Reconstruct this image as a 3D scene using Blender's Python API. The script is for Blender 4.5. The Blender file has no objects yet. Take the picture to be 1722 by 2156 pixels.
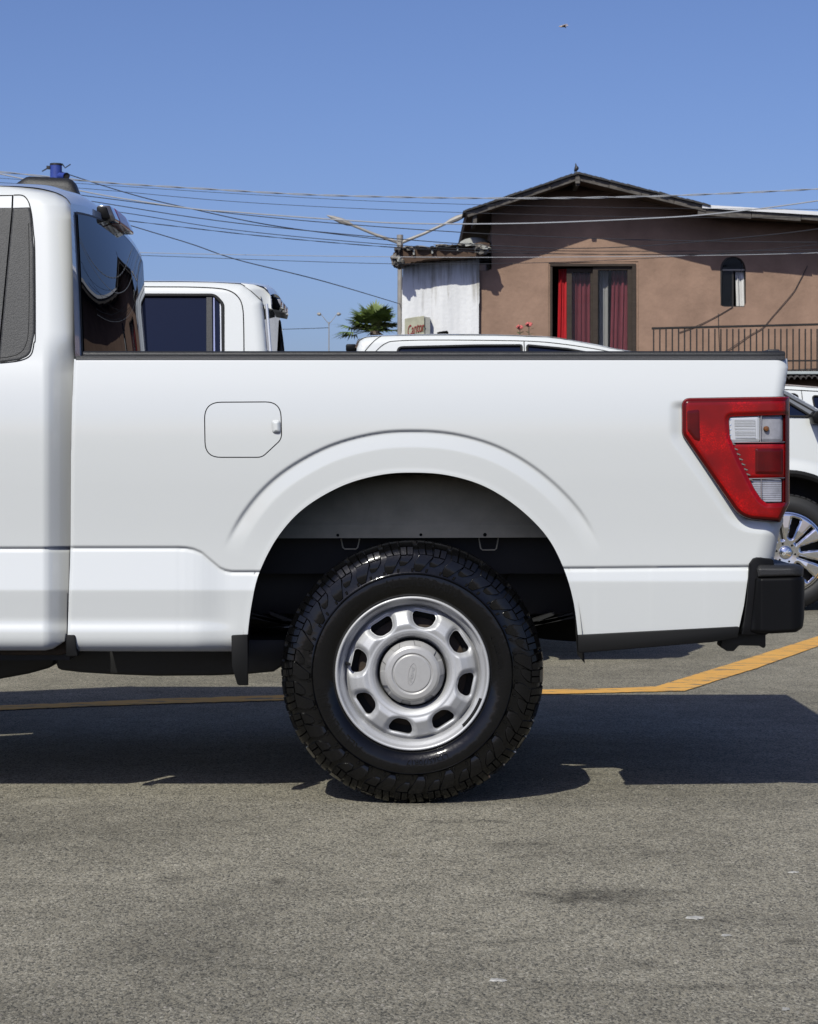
import bpy, bmesh, math, random
import numpy as np
from mathutils import Vector, Matrix

random.seed(7)
RNG = np.random.default_rng(7)
scene = bpy.context.scene
col = scene.collection

# ------------------------------------------------------------------ camera
CAM_D, CAM_H = 7.0, 1.0715            # metres to the truck's flank, lens height
FPX, CX, HZ = 4788.0, 861.0, 964.0    # focal length, centre column and horizon row (1722 px wide frame)
cam_data = bpy.data.cameras.new("camera")
cam = bpy.data.objects.new("camera", cam_data)
col.objects.link(cam)
cam.location = (0.0, -CAM_D, CAM_H)
cam.rotation_euler = (math.radians(90), 0, 0)
cam_data.sensor_fit = 'HORIZONTAL'
cam_data.sensor_width = 36.0
cam_data.lens = 36.0 * FPX / 1722.0
cam_data.shift_y = -(1078.0 - HZ) / 1722.0
cam_data.clip_start = 0.1
cam_data.clip_end = 3000.0
cam_data.dof.use_dof = True
cam_data.dof.focus_distance = CAM_D
cam_data.dof.aperture_fstop = 32.0
scene.camera = cam

# ------------------------------------------------------------------ sky, sun, exposure
SUN_TRAVEL = Vector((0.39, 0.95, -1.0)).normalized()
TO_SUN = -SUN_TRAVEL
world = bpy.data.worlds.new("World")
scene.world = world
world.use_nodes = True
wn = world.node_tree
wn.nodes.clear()
w_out = wn.nodes.new("ShaderNodeOutputWorld")
w_bg = wn.nodes.new("ShaderNodeBackground")
w_sky = wn.nodes.new("ShaderNodeTexSky")
w_sky.sky_type = 'NISHITA'
w_sky.sun_disc = False
w_sky.sun_elevation = math.asin(TO_SUN.z)
w_sky.sun_rotation = math.atan2(TO_SUN.x, TO_SUN.y)
w_sky.altitude = 0.0
w_sky.air_density = 0.7
w_sky.dust_density = 1.4
w_sky.ozone_density = 6.0
w_bg.inputs['Strength'].default_value = 0.103
w_tint = wn.nodes.new("ShaderNodeVectorMath")          # the photograph's white balance, the same over the whole sky
w_tint.operation = 'MULTIPLY'
w_tint.inputs[1].default_value = (1.02, 0.955, 1.08)
wn.links.new(w_sky.outputs['Color'], w_tint.inputs[0])
wn.links.new(w_tint.outputs['Vector'], w_bg.inputs['Color'])
wn.links.new(w_bg.outputs['Background'], w_out.inputs['Surface'])

sun_data = bpy.data.lights.new("sun", 'SUN')
sun_data.energy = 3.75
sun_data.angle = math.radians(0.53)
sun_data.color = (1.0, 0.985, 0.89)
sun = bpy.data.objects.new("sun", sun_data)
col.objects.link(sun)
sun.location = (-8, -20, 22)
sun.rotation_euler = SUN_TRAVEL.to_track_quat('-Z', 'Y').to_euler()

scene.view_settings.view_transform = 'Standard'
scene.view_settings.look = 'None'
scene.view_settings.exposure = 0.0
scene.view_settings.gamma = 1.0
scene.cycles.max_bounces = 8
scene.cycles.diffuse_bounces = 0
scene.cycles.use_denoising = True
scene.cycles.denoiser = 'OPENIMAGEDENOISE'
scene.cycles.denoising_input_passes = 'RGB_ALBEDO_NORMAL'
scene.cycles.denoising_prefilter = 'ACCURATE'
scene.cycles.sample_clamp_indirect = 4.0
scene.cycles.transparent_max_bounces = 12

# ------------------------------------------------------------------ helpers: mapping
def P(u, v, y):
    """point of the place seen at column u, row v when it stands y metres beyond the truck's flank"""
    k = (CAM_D + y) / FPX
    return Vector(((u - CX) * k, y, CAM_H - (v - HZ) * k))

def G(u, v):
    """point on the ground seen at column u, row v"""
    depth = CAM_H * FPX / (v - HZ)
    return Vector(((u - CX) * depth / FPX, depth - CAM_D, 0.0))

# ------------------------------------------------------------------ helpers: objects
ORIGIN = {}

def origin_of(o):
    return ORIGIN.get(o.name, Vector((0, 0, 0))) if o is not None else Vector((0, 0, 0))

def thing(name, loc, label, cat, group=None):
    o = bpy.data.objects.new(name, None)
    o.empty_display_size = 0.2
    col.objects.link(o)
    o.location = loc
    ORIGIN[o.name] = Vector(loc)
    o['label'] = label
    o['category'] = cat
    if group:
        o['group'] = group
    return o

def tag(o, label=None, cat=None, group=None, kind=None):
    if label: o['label'] = label
    if cat: o['category'] = cat
    if group: o['group'] = group
    if kind: o['kind'] = kind
    return o

def finish_mesh(me, mat, smooth, angle):
    if mat is not None:
        for m in (mat if isinstance(mat, (list, tuple)) else [mat]):
            me.materials.append(m)
    if smooth:
        me.polygons.foreach_set('use_smooth', np.ones(len(me.polygons), dtype=bool))
        if angle is not None:
            me.set_sharp_from_angle(angle=math.radians(angle))
    me.update()

def link_mesh(name, verts, faces, mat, parent=None, smooth=True, angle=35.0, bevel=0.0, segs=2, loc=None):
    """verts in world coordinates; becomes one mesh object under parent"""
    base = origin_of(parent)
    own = Vector(loc) if loc is not None else base
    va = np.asarray([tuple(v) for v in verts] if not isinstance(verts, np.ndarray) else verts, dtype=float)
    va = va - np.array(own)
    me = bpy.data.meshes.new(name)
    if isinstance(faces, np.ndarray) and faces.ndim == 2:
        n, k = faces.shape
        me.vertices.add(len(va))
        me.vertices.foreach_set('co', va.astype(np.float32).ravel())
        me.loops.add(n * k)
        me.loops.foreach_set('vertex_index', faces.astype(np.int32).ravel())
        me.polygons.add(n)
        me.polygons.foreach_set('loop_start', np.arange(0, n * k, k, dtype=np.int32))
        me.update(calc_edges=True)
        me.validate()
    else:
        me.from_pydata([tuple(v) for v in va], [], [tuple(int(i) for i in f) for f in faces])
    if bevel > 0:
        bm = bmesh.new(); bm.from_mesh(me)
        bmesh.ops.remove_doubles(bm, verts=bm.verts, dist=1e-5)
        bmesh.ops.recalc_face_normals(bm, faces=bm.faces)
        es = [e for e in bm.edges if len(e.link_faces) == 2 and e.calc_face_angle(0) > math.radians(28)]
        bmesh.ops.bevel(bm, geom=es, offset=bevel, segments=segs, profile=0.5, affect='EDGES', clamp_overlap=True)
        bm.to_mesh(me); bm.free()
    finish_mesh(me, mat, smooth, angle)
    o = bpy.data.objects.new(name, me)
    col.objects.link(o)
    if parent is not None:
        o.parent = parent
        o.location = own - base
    else:
        o.location = own
    ORIGIN[o.name] = own
    return o

class MB:
    """collects pieces of ONE part"""
    def __init__(self):
        self.v = []; self.f = []
    def add(self, verts, faces):
        b = len(self.v)
        self.v.extend([tuple(x) for x in verts])
        self.f.extend([tuple(int(i) + b for i in f) for f in faces])
        return self
    def box(self, lo, hi):
        x0, y0, z0 = lo; x1, y1, z1 = hi
        v = [(x0,y0,z0),(x1,y0,z0),(x1,y1,z0),(x0,y1,z0),(x0,y0,z1),(x1,y0,z1),(x1,y1,z1),(x0,y1,z1)]
        f = [(0,3,2,1),(4,5,6,7),(0,1,5,4),(1,2,6,5),(2,3,7,6),(3,0,4,7)]
        return self.add(v, f)
    def prism(self, pts, y0, y1):
        """polygon of (x, z) pulled from y0 to y1"""
        n = len(pts)
        v = [(p[0], y0, p[1]) for p in pts] + [(p[0], y1, p[1]) for p in pts]
        f = [tuple(range(n)), tuple(range(2*n-1, n-1, -1))]
        f += [(i, n+i, n+(i+1) % n, (i+1) % n) for i in range(n)]
        return self.add(v, f)
    def uvprism(self, pts, y, depth):
        """polygon given by picture columns/rows at distance y, pulled back by depth"""
        q = [P(u, v, y) for u, v in pts]
        return self.prism([(a.x, a.z) for a in q], y, y + depth)
    def tube(self, pts, r, n=8, closed=False, cap=True):
        pts = [Vector(p) for p in pts]
        m = len(pts)
        rs = r if isinstance(r, (list, tuple)) else [r]*m
        vs = []
        t0 = (pts[1]-pts[0]).normalized()
        up = Vector((0,0,1)) if abs(t0.z) < 0.9 else Vector((1,0,0))
        nrm = (up - t0*up.dot(t0)).normalized()
        for i in range(m):
            if closed:
                t = (pts[(i+1) % m]-pts[(i-1) % m]).normalized()
            else:
                t = (pts[min(i+1, m-1)]-pts[max(i-1, 0)]).normalized()
            nrm = (nrm - t*nrm.dot(t)).normalized()
            b = t.cross(nrm)
            for k in range(n):
                a = 2*math.pi*k/n
                vs.append(pts[i] + (nrm*math.cos(a) + b*math.sin(a))*rs[i])
        fs = []
        last = m if closed else m-1
        for i in range(last):
            j = (i+1) % m
            for k in range(n):
                fs.append((i*n+k, i*n+(k+1) % n, j*n+(k+1) % n, j*n+k))
        if cap and not closed:
            fs.append(tuple(range(n-1, -1, -1)))
            fs.append(tuple((m-1)*n+k for k in range(n)))
        return self.add(vs, fs)
    def lathe(self, prof, n, c, axis='y', closed=False):
        """prof: (radius, along axis)"""
        vs = []
        for r, h in prof:
            for k in range(n):
                a = 2*math.pi*k/n
                ca, sa = r*math.cos(a), r*math.sin(a)
                if axis == 'y': vs.append((c[0]+ca, c[1]+h, c[2]+sa))
                elif axis == 'z': vs.append((c[0]+ca, c[1]+sa, c[2]+h))
                else: vs.append((c[0]+h, c[1]+ca, c[2]+sa))
        fs = []
        m = len(prof)
        for i in range(m if closed else m-1):
            j = (i+1) % m
            for k in range(n):
                fs.append((i*n+k, i*n+(k+1) % n, j*n+(k+1) % n, j*n+k))
        return self.add(vs, fs)
    def build(self, name, mat, parent=None, smooth=True, angle=35.0, bevel=0.0, segs=2, loc=None):
        return link_mesh(name, self.v, self.f, mat, parent, smooth, angle, bevel, segs, loc)

def dup(o, parent=None, loc=None, scale=None):
    c = o.copy()
    col.objects.link(c)
    c.parent = parent
    if loc is not None: c.location = loc
    if scale is not None: c.scale = scale
    ORIGIN[c.name] = ORIGIN.get(o.name, Vector((0,0,0)))
    return c

def dup_tree(o, parent=None, loc=None, scale=None):
    c = dup(o, parent, loc, scale)
    for ch in list(o.children):
        dup_tree(ch, c)
    return c

# ------------------------------------------------------------------ helpers: signed distance and cut sheets
def catmull(pts, per=8, closed=False):
    pts = [np.array(p, float) for p in pts]
    n = len(pts); out = []
    rng = range(n) if closed else range(n-1)
    for i in rng:
        if closed:
            p0, p1, p2, p3 = pts[(i-1) % n], pts[i], pts[(i+1) % n], pts[(i+2) % n]
        else:
            p0, p1, p2, p3 = pts[max(i-1,0)], pts[i], pts[i+1], pts[min(i+2,n-1)]
        for k in range(per):
            t = k/per
            out.append(0.5*((2*p1)+(-p0+p2)*t+(2*p0-5*p1+4*p2-p3)*t*t+(-p0+3*p1-3*p2+p3)*t**3))
    if not closed: out.append(pts[-1])
    return [tuple(p) for p in out]

def round_poly(pts, r, seg=6):
    """r: one radius or one per corner"""
    n = len(pts); out = []
    for i in range(n):
        rr = r[i] if isinstance(r, (list, tuple)) else r
        p = np.array(pts[i], float); a = np.array(pts[i-1], float); b = np.array(pts[(i+1) % n], float)
        if rr <= 0: out.append(tuple(p)); continue
        da = a-p; db = b-p
        la, lb = np.linalg.norm(da), np.linalg.norm(db)
        da /= la; db /= lb
        ang = math.acos(max(-1, min(1, float(da.dot(db)))))
        cut = min(rr/math.tan(ang/2), 0.49*la, 0.49*lb)
        s, e = p+da*cut, p+db*cut
        for k in range(seg+1):
            t = k/seg
            out.append(tuple((1-t)**2*s+2*t*(1-t)*p+t*t*e))
    return out

def poly_sdf(pts):
    pts = np.array(pts, float)
    def f(U, V):
        U = np.asarray(U, float); V = np.asarray(V, float)
        best = np.full(U.shape, 1e18); inside = np.zeros(U.shape, bool)
        n = len(pts)
        for i in range(n):
            ax, ay = pts[i]; bx, by = pts[(i+1) % n]
            ex, ey = bx-ax, by-ay
            l2 = ex*ex+ey*ey
            if l2 < 1e-12: continue
            wx, wy = U-ax, V-ay
            t = np.clip((wx*ex+wy*ey)/l2, 0, 1)
            dx, dy = wx-ex*t, wy-ey*t
            best = np.minimum(best, dx*dx+dy*dy)
            c = ((ay > V) != (by > V))
            if ey != 0:
                xi = ax+(V-ay)*ex/ey
                inside ^= (c & (U < xi))
        d = np.sqrt(best)
        return np.where(inside, d, -d)
    return f

def smooth01(x):
    x = np.clip(x, 0, 1)
    return x*x*(3-2*x)

class Field:
    """bilinear lookup of Y offsets on a regular (u, v) grid"""
    def __init__(self, us, vs, arr):
        self.u0, self.v0 = us[0], vs[0]
        self.hu, self.hv = us[1]-us[0], vs[1]-vs[0]
        self.a = arr
    def __call__(self, U, V):
        a = self.a
        x = np.clip((np.asarray(U, float)-self.u0)/self.hu, 0, a.shape[1]-1.001)
        y = np.clip((np.asarray(V, float)-self.v0)/self.hv, 0, a.shape[0]-1.001)
        i = x.astype(int); j = y.astype(int)
        fx, fy = x-i, y-j
        return (a[j,i]*(1-fx)*(1-fy)+a[j,i+1]*fx*(1-fy)+a[j+1,i]*(1-fx)*fy+a[j+1,i+1]*fx*fy)

def sheet(name, mat, parent, urng, vrng, hu, hv, F, yfun, y0=0.0, flange=0.02, off=0.0, flange_dir=None, smooth=True, angle=50, loc=None):
    """a sheet over picture columns/rows kept where F > 0, its edge drawn onto F = 0; yfun gives depth.
    The edge is folded inwards by flange."""
    us = np.arange(urng[0], urng[1]+hu, hu); vs = np.arange(vrng[0], vrng[1]+hv, hv)
    U, V = np.meshgrid(us, vs)
    D = F(U, V)
    nr, nc = U.shape
    ins = D > 0
    cell = ins[:-1,:-1] | ins[1:,:-1] | ins[:-1,1:] | ins[1:,1:]
    jj, ii = np.nonzero(cell)
    idx = np.arange(nr*nc).reshape(nr, nc)
    faces = np.stack([idx[jj,ii], idx[jj+1,ii], idx[jj+1,ii+1], idx[jj,ii+1]], 1)
    used = np.unique(faces)
    remap = -np.ones(nr*nc, int); remap[used] = np.arange(len(used))
    faces = remap[faces]
    u = U.ravel()[used].copy(); v = V.ravel()[used].copy()
    out = D.ravel()[used] <= 0
    for _ in range(3):
        uu, vv = u[out], v[out]
        d = F(uu, vv)
        e = 0.3
        gx = (F(uu+e, vv)-F(uu-e, vv))/(2*e); gy = (F(uu, vv+e)-F(uu, vv-e))/(2*e)
        g2 = np.maximum(gx*gx+gy*gy, 0.25)
        u[out] = uu-d*gx/g2; v[out] = vv-d*gy/g2
    y = yfun(u, v)+off
    k = (CAM_D+y0+y)/FPX
    co = np.stack([(u-CX)*k, y0+y, CAM_H-(v-HZ)*k], 1)
    # drop degenerate quads
    a = co[faces]
    ar = np.linalg.norm(np.cross(a[:,2]-a[:,0], a[:,3]-a[:,1]), axis=1)
    faces = faces[ar > 1e-10]
    if flange:
        ed = np.concatenate([faces[:,[0,1]], faces[:,[1,2]], faces[:,[2,3]], faces[:,[3,0]]])
        key = np.sort(ed, 1)
        kk = key[:,0]*(len(co)+1)+key[:,1]
        un, inv, cnt = np.unique(kk, return_inverse=True, return_counts=True)
        b = ed[cnt[inv] == 1]
        n0 = len(co)
        vid = np.unique(b)
        m2 = -np.ones(n0, int); m2[vid] = n0+np.arange(len(vid))
        add = co[vid].copy()
        add[:,1] += flange
        co = np.concatenate([co, add])
        faces = np.concatenate([faces, np.stack([b[:,1], b[:,0], m2[b[:,0]], m2[b[:,1]]], 1)])
    return link_mesh(name, co, faces, mat, parent, smooth, angle, loc=loc)

def grid_sheet(name, mat, parent, fn, ns, nt, smooth=True, angle=None, flip=False):
    """fn(s, t) arrays in 0..1 -> x, y, z"""
    S, T = np.meshgrid(np.linspace(0,1,ns), np.linspace(0,1,nt))
    x, y, z = fn(S, T)
    co = np.stack([x.ravel(), y.ravel(), z.ravel()], 1)
    idx = np.arange(ns*nt).reshape(nt, ns)
    f = np.stack([idx[:-1,:-1].ravel(), idx[:-1,1:].ravel(), idx[1:,1:].ravel(), idx[1:,:-1].ravel()], 1)
    if flip: f = f[:, ::-1]
    return link_mesh(name, co, np.ascontiguousarray(f), mat, parent, smooth, angle)

# ------------------------------------------------------------------ materials
def srgb(r, g, b):
    f = lambda c: (c/255/12.92) if c/255 <= 0.04045 else ((c/255+0.055)/1.055)**2.4
    return (f(r), f(g), f(b), 1.0)

def new_mat(name):
    m = bpy.data.materials.new(name)
    m.use_nodes = True
    nt = m.node_tree
    return m, nt, nt.nodes['Principled BSDF']

def node(nt, kind, **kw):
    n = nt.nodes.new(kind)
    for k, v in kw.items():
        if k in n.inputs: n.inputs[k].default_value = v
        else: setattr(n, k, v)
    return n

def plain(name, color, rough=0.5, metal=0.0, coat=0.0, coat_rough=0.03, var=0.0, scale=8.0, bump=0.0, bscale=200.0,
          rough_var=0.0, spec=0.5, ior=None):
    m, nt, p = new_mat(name)
    c = tuple(color)[:3]+(1.0,)
    p.inputs['Base Color'].default_value = c
    p.inputs['Roughness'].default_value = rough
    p.inputs['Metallic'].default_value = metal
    p.inputs['Coat Weight'].default_value = coat
    p.inputs['Coat Roughness'].default_value = coat_rough
    p.inputs['Specular IOR Level'].default_value = spec
    if ior: p.inputs['IOR'].default_value = ior
    tc = node(nt, 'ShaderNodeTexCoord')
    if var > 0 or rough_var > 0:
        n = node(nt, 'ShaderNodeTexNoise'); n.inputs['Scale'].default_value = scale; n.inputs['Detail'].default_value = 6; n.inputs['Roughness'].default_value = 0.6
        nt.links.new(tc.outputs['Object'], n.inputs['Vector'])
        if var > 0:
            r = node(nt, 'ShaderNodeMapRange'); r.inputs['From Min'].default_value = 0.3; r.inputs['From Max'].default_value = 0.7
            r.inputs['To Min'].default_value = 1-var; r.inputs['To Max'].default_value = 1+var
            nt.links.new(n.outputs['Fac'], r.inputs['Value'])
            mx = node(nt, 'ShaderNodeVectorMath', operation='MULTIPLY'); mx.inputs[0].default_value = c[:3]
            nt.links.new(r.outputs['Result'], mx.inputs[1])
            nt.links.new(mx.outputs['Vector'], p.inputs['Base Color'])
        if rough_var > 0:
            r2 = node(nt, 'ShaderNodeMapRange'); r2.inputs['From Min'].default_value = 0.3; r2.inputs['From Max'].default_value = 0.7
            r2.inputs['To Min'].default_value = max(0.02, rough-rough_var); r2.inputs['To Max'].default_value = min(1, rough+rough_var)
            nt.links.new(n.outputs['Fac'], r2.inputs['Value'])
            nt.links.new(r2.outputs['Result'], p.inputs['Roughness'])
    if bump > 0:
        n2 = node(nt, 'ShaderNodeTexNoise'); n2.inputs['Scale'].default_value = bscale; n2.inputs['Detail'].default_value = 3
        nt.links.new(tc.outputs['Object'], n2.inputs['Vector'])
        b = node(nt, 'ShaderNodeBump'); b.inputs['Strength'].default_value = 1.0; b.inputs['Distance'].default_value = bump
        nt.links.new(n2.outputs['Fac'], b.inputs['Height'])
        nt.links.new(b.outputs['Normal'], p.inputs['Normal'])
    return m

M = {}
M['paint'] = plain('white_car_paint', (0.690, 0.703, 0.680), rough=0.45, coat=1.0, coat_rough=0.02, spec=0.3)
M['paint2'] = plain('white_paint_second_car', (0.690, 0.703, 0.680), rough=0.45, coat=0.8, coat_rough=0.03, spec=0.3)
for _m in ('paint', 'paint2'):
    M[_m].node_tree.nodes['Principled BSDF'].inputs['Coat IOR'].default_value = 1.7
M['seam'] = plain('panel_gap_black', (0.012, 0.012, 0.012), rough=0.8)
M['black'] = plain('underbody_black', (0.010, 0.010, 0.010), rough=0.75, var=0.3)
M['under'] = plain('underbody_frame', (0.012, 0.012, 0.012), rough=0.6, var=0.4, scale=5)
M['liner'] = plain('wheelhouse_coating_bounced_light', (0.44, 0.40, 0.285), rough=0.8, spec=0.2, var=0.12, scale=14, bump=0.0006, bscale=400)  # colour raised and warmed, standing in for light bounced off the ground
M['flap'] = plain('mudflap_plastic', (0.006, 0.006, 0.006), rough=0.6, spec=0.2)
M['bumper'] = plain('bumper_black', (0.0045, 0.0045, 0.005), rough=0.45, rough_var=0.06, scale=4, spec=0.15)
def dim_mirror_glass(name, body, refl):
    """dark tinted glass whose mirror image is dimmed through its glossy colour"""
    m, nt, p = new_mat(name)
    nt.nodes.remove(p)
    out = [n for n in nt.nodes if n.type == 'OUTPUT_MATERIAL'][0]
    di = node(nt, 'ShaderNodeBsdfDiffuse'); di.inputs['Color'].default_value = body+(1,)
    gl = node(nt, 'ShaderNodeBsdfGlossy'); gl.inputs['Color'].default_value = refl+(1,); gl.inputs['Roughness'].default_value = 0.0
    fr_ = node(nt, 'ShaderNodeFresnel'); fr_.inputs['IOR'].default_value = 1.5
    mx = node(nt, 'ShaderNodeMixShader')
    nt.links.new(fr_.outputs['Fac'], mx.inputs['Fac']); nt.links.new(di.outputs['BSDF'], mx.inputs[1]); nt.links.new(gl.outputs['BSDF'], mx.inputs[2])
    nt.links.new(mx.outputs['Shader'], out.inputs['Surface'])
    return m
M['glass'] = dim_mirror_glass('tinted_glass', (0.003, 0.004, 0.006), (0.44, 0.46, 0.50))  # glossy colour darkened to stand for the weaker reflection of polarised sky
M['glass_side'] = dim_mirror_glass('tinted_side_glass', (0.003, 0.006, 0.016), (0.75, 0.8, 1.0))
M['chrome'] = plain('chrome', (0.75, 0.76, 0.78), rough=0.06, metal=1.0, rough_var=0.03)
M['rubber'] = plain('rubber_seal', (0.012, 0.012, 0.012), rough=0.55)
M['red_lens'] = plain('red_lamp_lens', (0.37, 0.0006, 0.001), rough=0.25, coat=0.35, coat_rough=0.01, var=0.14, scale=45, spec=0.2)
def facet_red(name, lo, hi):
    m, nt, p = new_mat(name); L = nt.links.new
    tc = node(nt, 'ShaderNodeTexCoord')
    vo = node(nt, 'ShaderNodeTexVoronoi', feature='F1'); vo.inputs['Scale'].default_value = 320
    L(tc.outputs['Object'], vo.inputs['Vector'])
    n = node(nt, 'ShaderNodeTexNoise'); n.inputs['Scale'].default_value = 9; n.inputs['Detail'].default_value = 3; L(tc.outputs['Object'], n.inputs['Vector'])
    se = node(nt, 'ShaderNodeSeparateColor'); L(vo.outputs['Color'], se.inputs['Color'])
    pw = node(nt, 'ShaderNodeMath', operation='POWER'); pw.inputs[1].default_value = 3.0; L(se.outputs['Red'], pw.inputs[0])
    r1 = node(nt, 'ShaderNodeMapRange'); r1.inputs['From Min'].default_value = 0.45; r1.inputs['From Max'].default_value = 0.68; L(n.outputs['Fac'], r1.inputs['Value'])
    mu = node(nt, 'ShaderNodeMath', operation='MULTIPLY'); L(pw.outputs[0], mu.inputs[0]); L(r1.outputs['Result'], mu.inputs[1])
    r2 = node(nt, 'ShaderNodeMapRange'); r2.inputs['From Min'].default_value = 0.3; r2.inputs['From Max'].default_value = 0.7; r2.inputs['To Min'].default_value = lo; r2.inputs['To Max'].default_value = (lo+hi)*0.5; L(n.outputs['Fac'], r2.inputs['Value'])
    ma = node(nt, 'ShaderNodeMath', operation='MULTIPLY_ADD'); ma.inputs[1].default_value = hi; L(mu.outputs[0], ma.inputs[0]); L(r2.outputs['Result'], ma.inputs[2])
    cb = node(nt, 'ShaderNodeCombineColor'); cb.inputs['Green'].default_value = 0.0008; cb.inputs['Blue'].default_value = 0.0012
    L(ma.outputs[0], cb.inputs['Red']); L(cb.outputs['Color'], p.inputs['Base Color'])
    p.inputs['Roughness'].default_value = 0.3; p.inputs['Specular IOR Level'].default_value = 0.2
    p.inputs['Coat Weight'].default_value = 0.5; p.inputs['Coat Roughness'].default_value = 0.02
    return m
M['red_lens'] = facet_red('red_lamp_lens', 0.17, 0.44)
M['red_dark'] = plain('dark_red_lamp_lens', (0.085, 0.0004, 0.0006), rough=0.2, spec=0.2, coat=0.35, coat_rough=0.01, var=0.25, scale=20)
M['lamp_edge'] = plain('lamp_edge_dark_red', (0.10, 0.0006, 0.001), rough=0.25, spec=0.2, coat=0.3, coat_rough=0.02)
M['clear_lens'] = plain('clear_lamp_lens', (0.30, 0.30, 0.33), rough=0.15, coat=1.0, coat_rough=0.01, var=0.2, scale=40)
M['reflector'] = plain('lamp_reflector', (0.66, 0.67, 0.68), rough=0.28, metal=0.3, coat=1.0, coat_rough=0.01)
M['smoked'] = plain('smoked_lamp_lens', (0.045, 0.045, 0.05), rough=0.12, coat=1.0, coat_rough=0.01)
M['amber'] = plain('amber_bulb', (0.17, 0.065, 0.018), rough=0.3)
M['rust'] = plain('rusty_steel', (0.035, 0.022, 0.013), rough=0.7, var=0.5, scale=30)

def textured_plastic(name, lo, hi, rough):
    m, nt, p = new_mat(name)
    tc = node(nt, 'ShaderNodeTexCoord')
    n = node(nt, 'ShaderNodeTexNoise'); n.inputs['Scale'].default_value = 260; n.inputs['Detail'].default_value = 2
    r = node(nt, 'ShaderNodeMapRange'); r.inputs['From Min'].default_value = 0.35; r.inputs['From Max'].default_value = 0.7
    nt.links.new(tc.outputs['Object'], n.inputs['Vector'])
    nt.links.new(n.outputs['Fac'], r.inputs['Value'])
    mx = node(nt, 'ShaderNodeMix', data_type='RGBA')
    mx.inputs['A'].default_value = (lo, lo, lo*1.03, 1); mx.inputs['B'].default_value = (hi, hi, hi*1.03, 1)
    nt.links.new(r.outputs['Result'], mx.inputs['Factor'])
    nt.links.new(mx.outputs['Result'], p.inputs['Base Color'])
    p.inputs['Roughness'].default_value = rough
    b = node(nt, 'ShaderNodeBump'); b.inputs['Distance'].default_value = 0.0012; b.inputs['Strength'].default_value = 0.8
    nt.links.new(n.outputs['Fac'], b.inputs['Height']); nt.links.new(b.outputs['Normal'], p.inputs['Normal'])
    return m
M['grain'] = textured_plastic('grained_black_plastic', 0.020, 0.050, 0.55)
M['grain_dark'] = textured_plastic('grained_dark_plastic', 0.012, 0.026, 0.5)

def tyre_mat():
    m, nt, p = new_mat('dressed_tyre_rubber')
    tc = node(nt, 'ShaderNodeTexCoord')
    n = node(nt, 'ShaderNodeTexNoise'); n.inputs['Scale'].default_value = 14; n.inputs['Detail'].default_value = 5
    nt.links.new(tc.outputs['Object'], n.inputs['Vector'])
    r = node(nt, 'ShaderNodeMapRange'); r.inputs['From Min'].default_value = 0.35; r.inputs['From Max'].default_value = 0.65
    r.inputs['To Min'].default_value = 0.20; r.inputs['To Max'].default_value = 0.45
    nt.links.new(n.outputs['Fac'], r.inputs['Value']); nt.links.new(r.outputs['Result'], p.inputs['Roughness'])
    p.inputs['Base Color'].default_value = (0.003, 0.003, 0.0033, 1)
    p.inputs['Coat Weight'].default_value = 0.65; p.inputs['Coat Roughness'].default_value = 0.09; p.inputs['Specular IOR Level'].default_value = 0.06
    n2 = node(nt, 'ShaderNodeTexNoise'); n2.inputs['Scale'].default_value = 130; n2.inputs['Detail'].default_value = 4
    nt.links.new(tc.outputs['Object'], n2.inputs['Vector'])
    b = node(nt, 'ShaderNodeBump'); b.inputs['Distance'].default_value = 0.0007
    nt.links.new(n2.outputs['Fac'], b.inputs['Height']); nt.links.new(b.outputs['Normal'], p.inputs['Normal'])
    n3 = node(nt, 'ShaderNodeTexNoise'); n3.inputs['Scale'].default_value = 26; n3.inputs['Detail'].default_value = 2; n3.inputs['Roughness'].default_value = 0.5
    nt.links.new(tc.outputs['Object'], n3.inputs['Vector'])
    b3 = node(nt, 'ShaderNodeBump'); b3.inputs['Distance'].default_value = 0.0011      # runny film of tyre dressing
    nt.links.new(n3.outputs['Fac'], b3.inputs['Height']); nt.links.new(b3.outputs['Normal'], p.inputs['Coat Normal'])
    return m
M['tyre'] = tyre_mat()
M['tyre_plain'] = plain('plain_tyre_rubber', (0.014, 0.014, 0.014), rough=0.6, var=0.2)

def rim_mat():
    m, nt, p = new_mat('silver_wheel_paint')
    tc = node(nt, 'ShaderNodeTexCoord')
    n = node(nt, 'ShaderNodeTexNoise'); n.inputs['Scale'].default_value = 700; n.inputs['Detail'].default_value = 2
    nt.links.new(tc.outputs['Object'], n.inputs['Vector'])
    r = node(nt, 'ShaderNodeMapRange'); r.inputs['From Min'].default_value = 0.3; r.inputs['From Max'].default_value = 0.7
    r.inputs['To Min'].default_value = 0.46; r.inputs['To Max'].default_value = 0.60
    nt.links.new(n.outputs['Fac'], r.inputs['Value'])
    cb = node(nt, 'ShaderNodeCombineColor')
    for k in ('Red','Green','Blue'): nt.links.new(r.outputs['Result'], cb.inputs[k])
    nt.links.new(cb.outputs['Color'], p.inputs['Base Color'])
    p.inputs['Metallic'].default_value = 0.40
    p.inputs['Roughness'].default_value = 0.50
    p.inputs['Coat Weight'].default_value = 0.35
    p.inputs['Coat Roughness'].default_value = 0.12
    return m
M['rim'] = rim_mat()
M['cap'] = plain('silver_plastic_cap', (0.46, 0.45, 0.43), rough=0.42, metal=0.3, var=0.05, scale=60)

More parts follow.
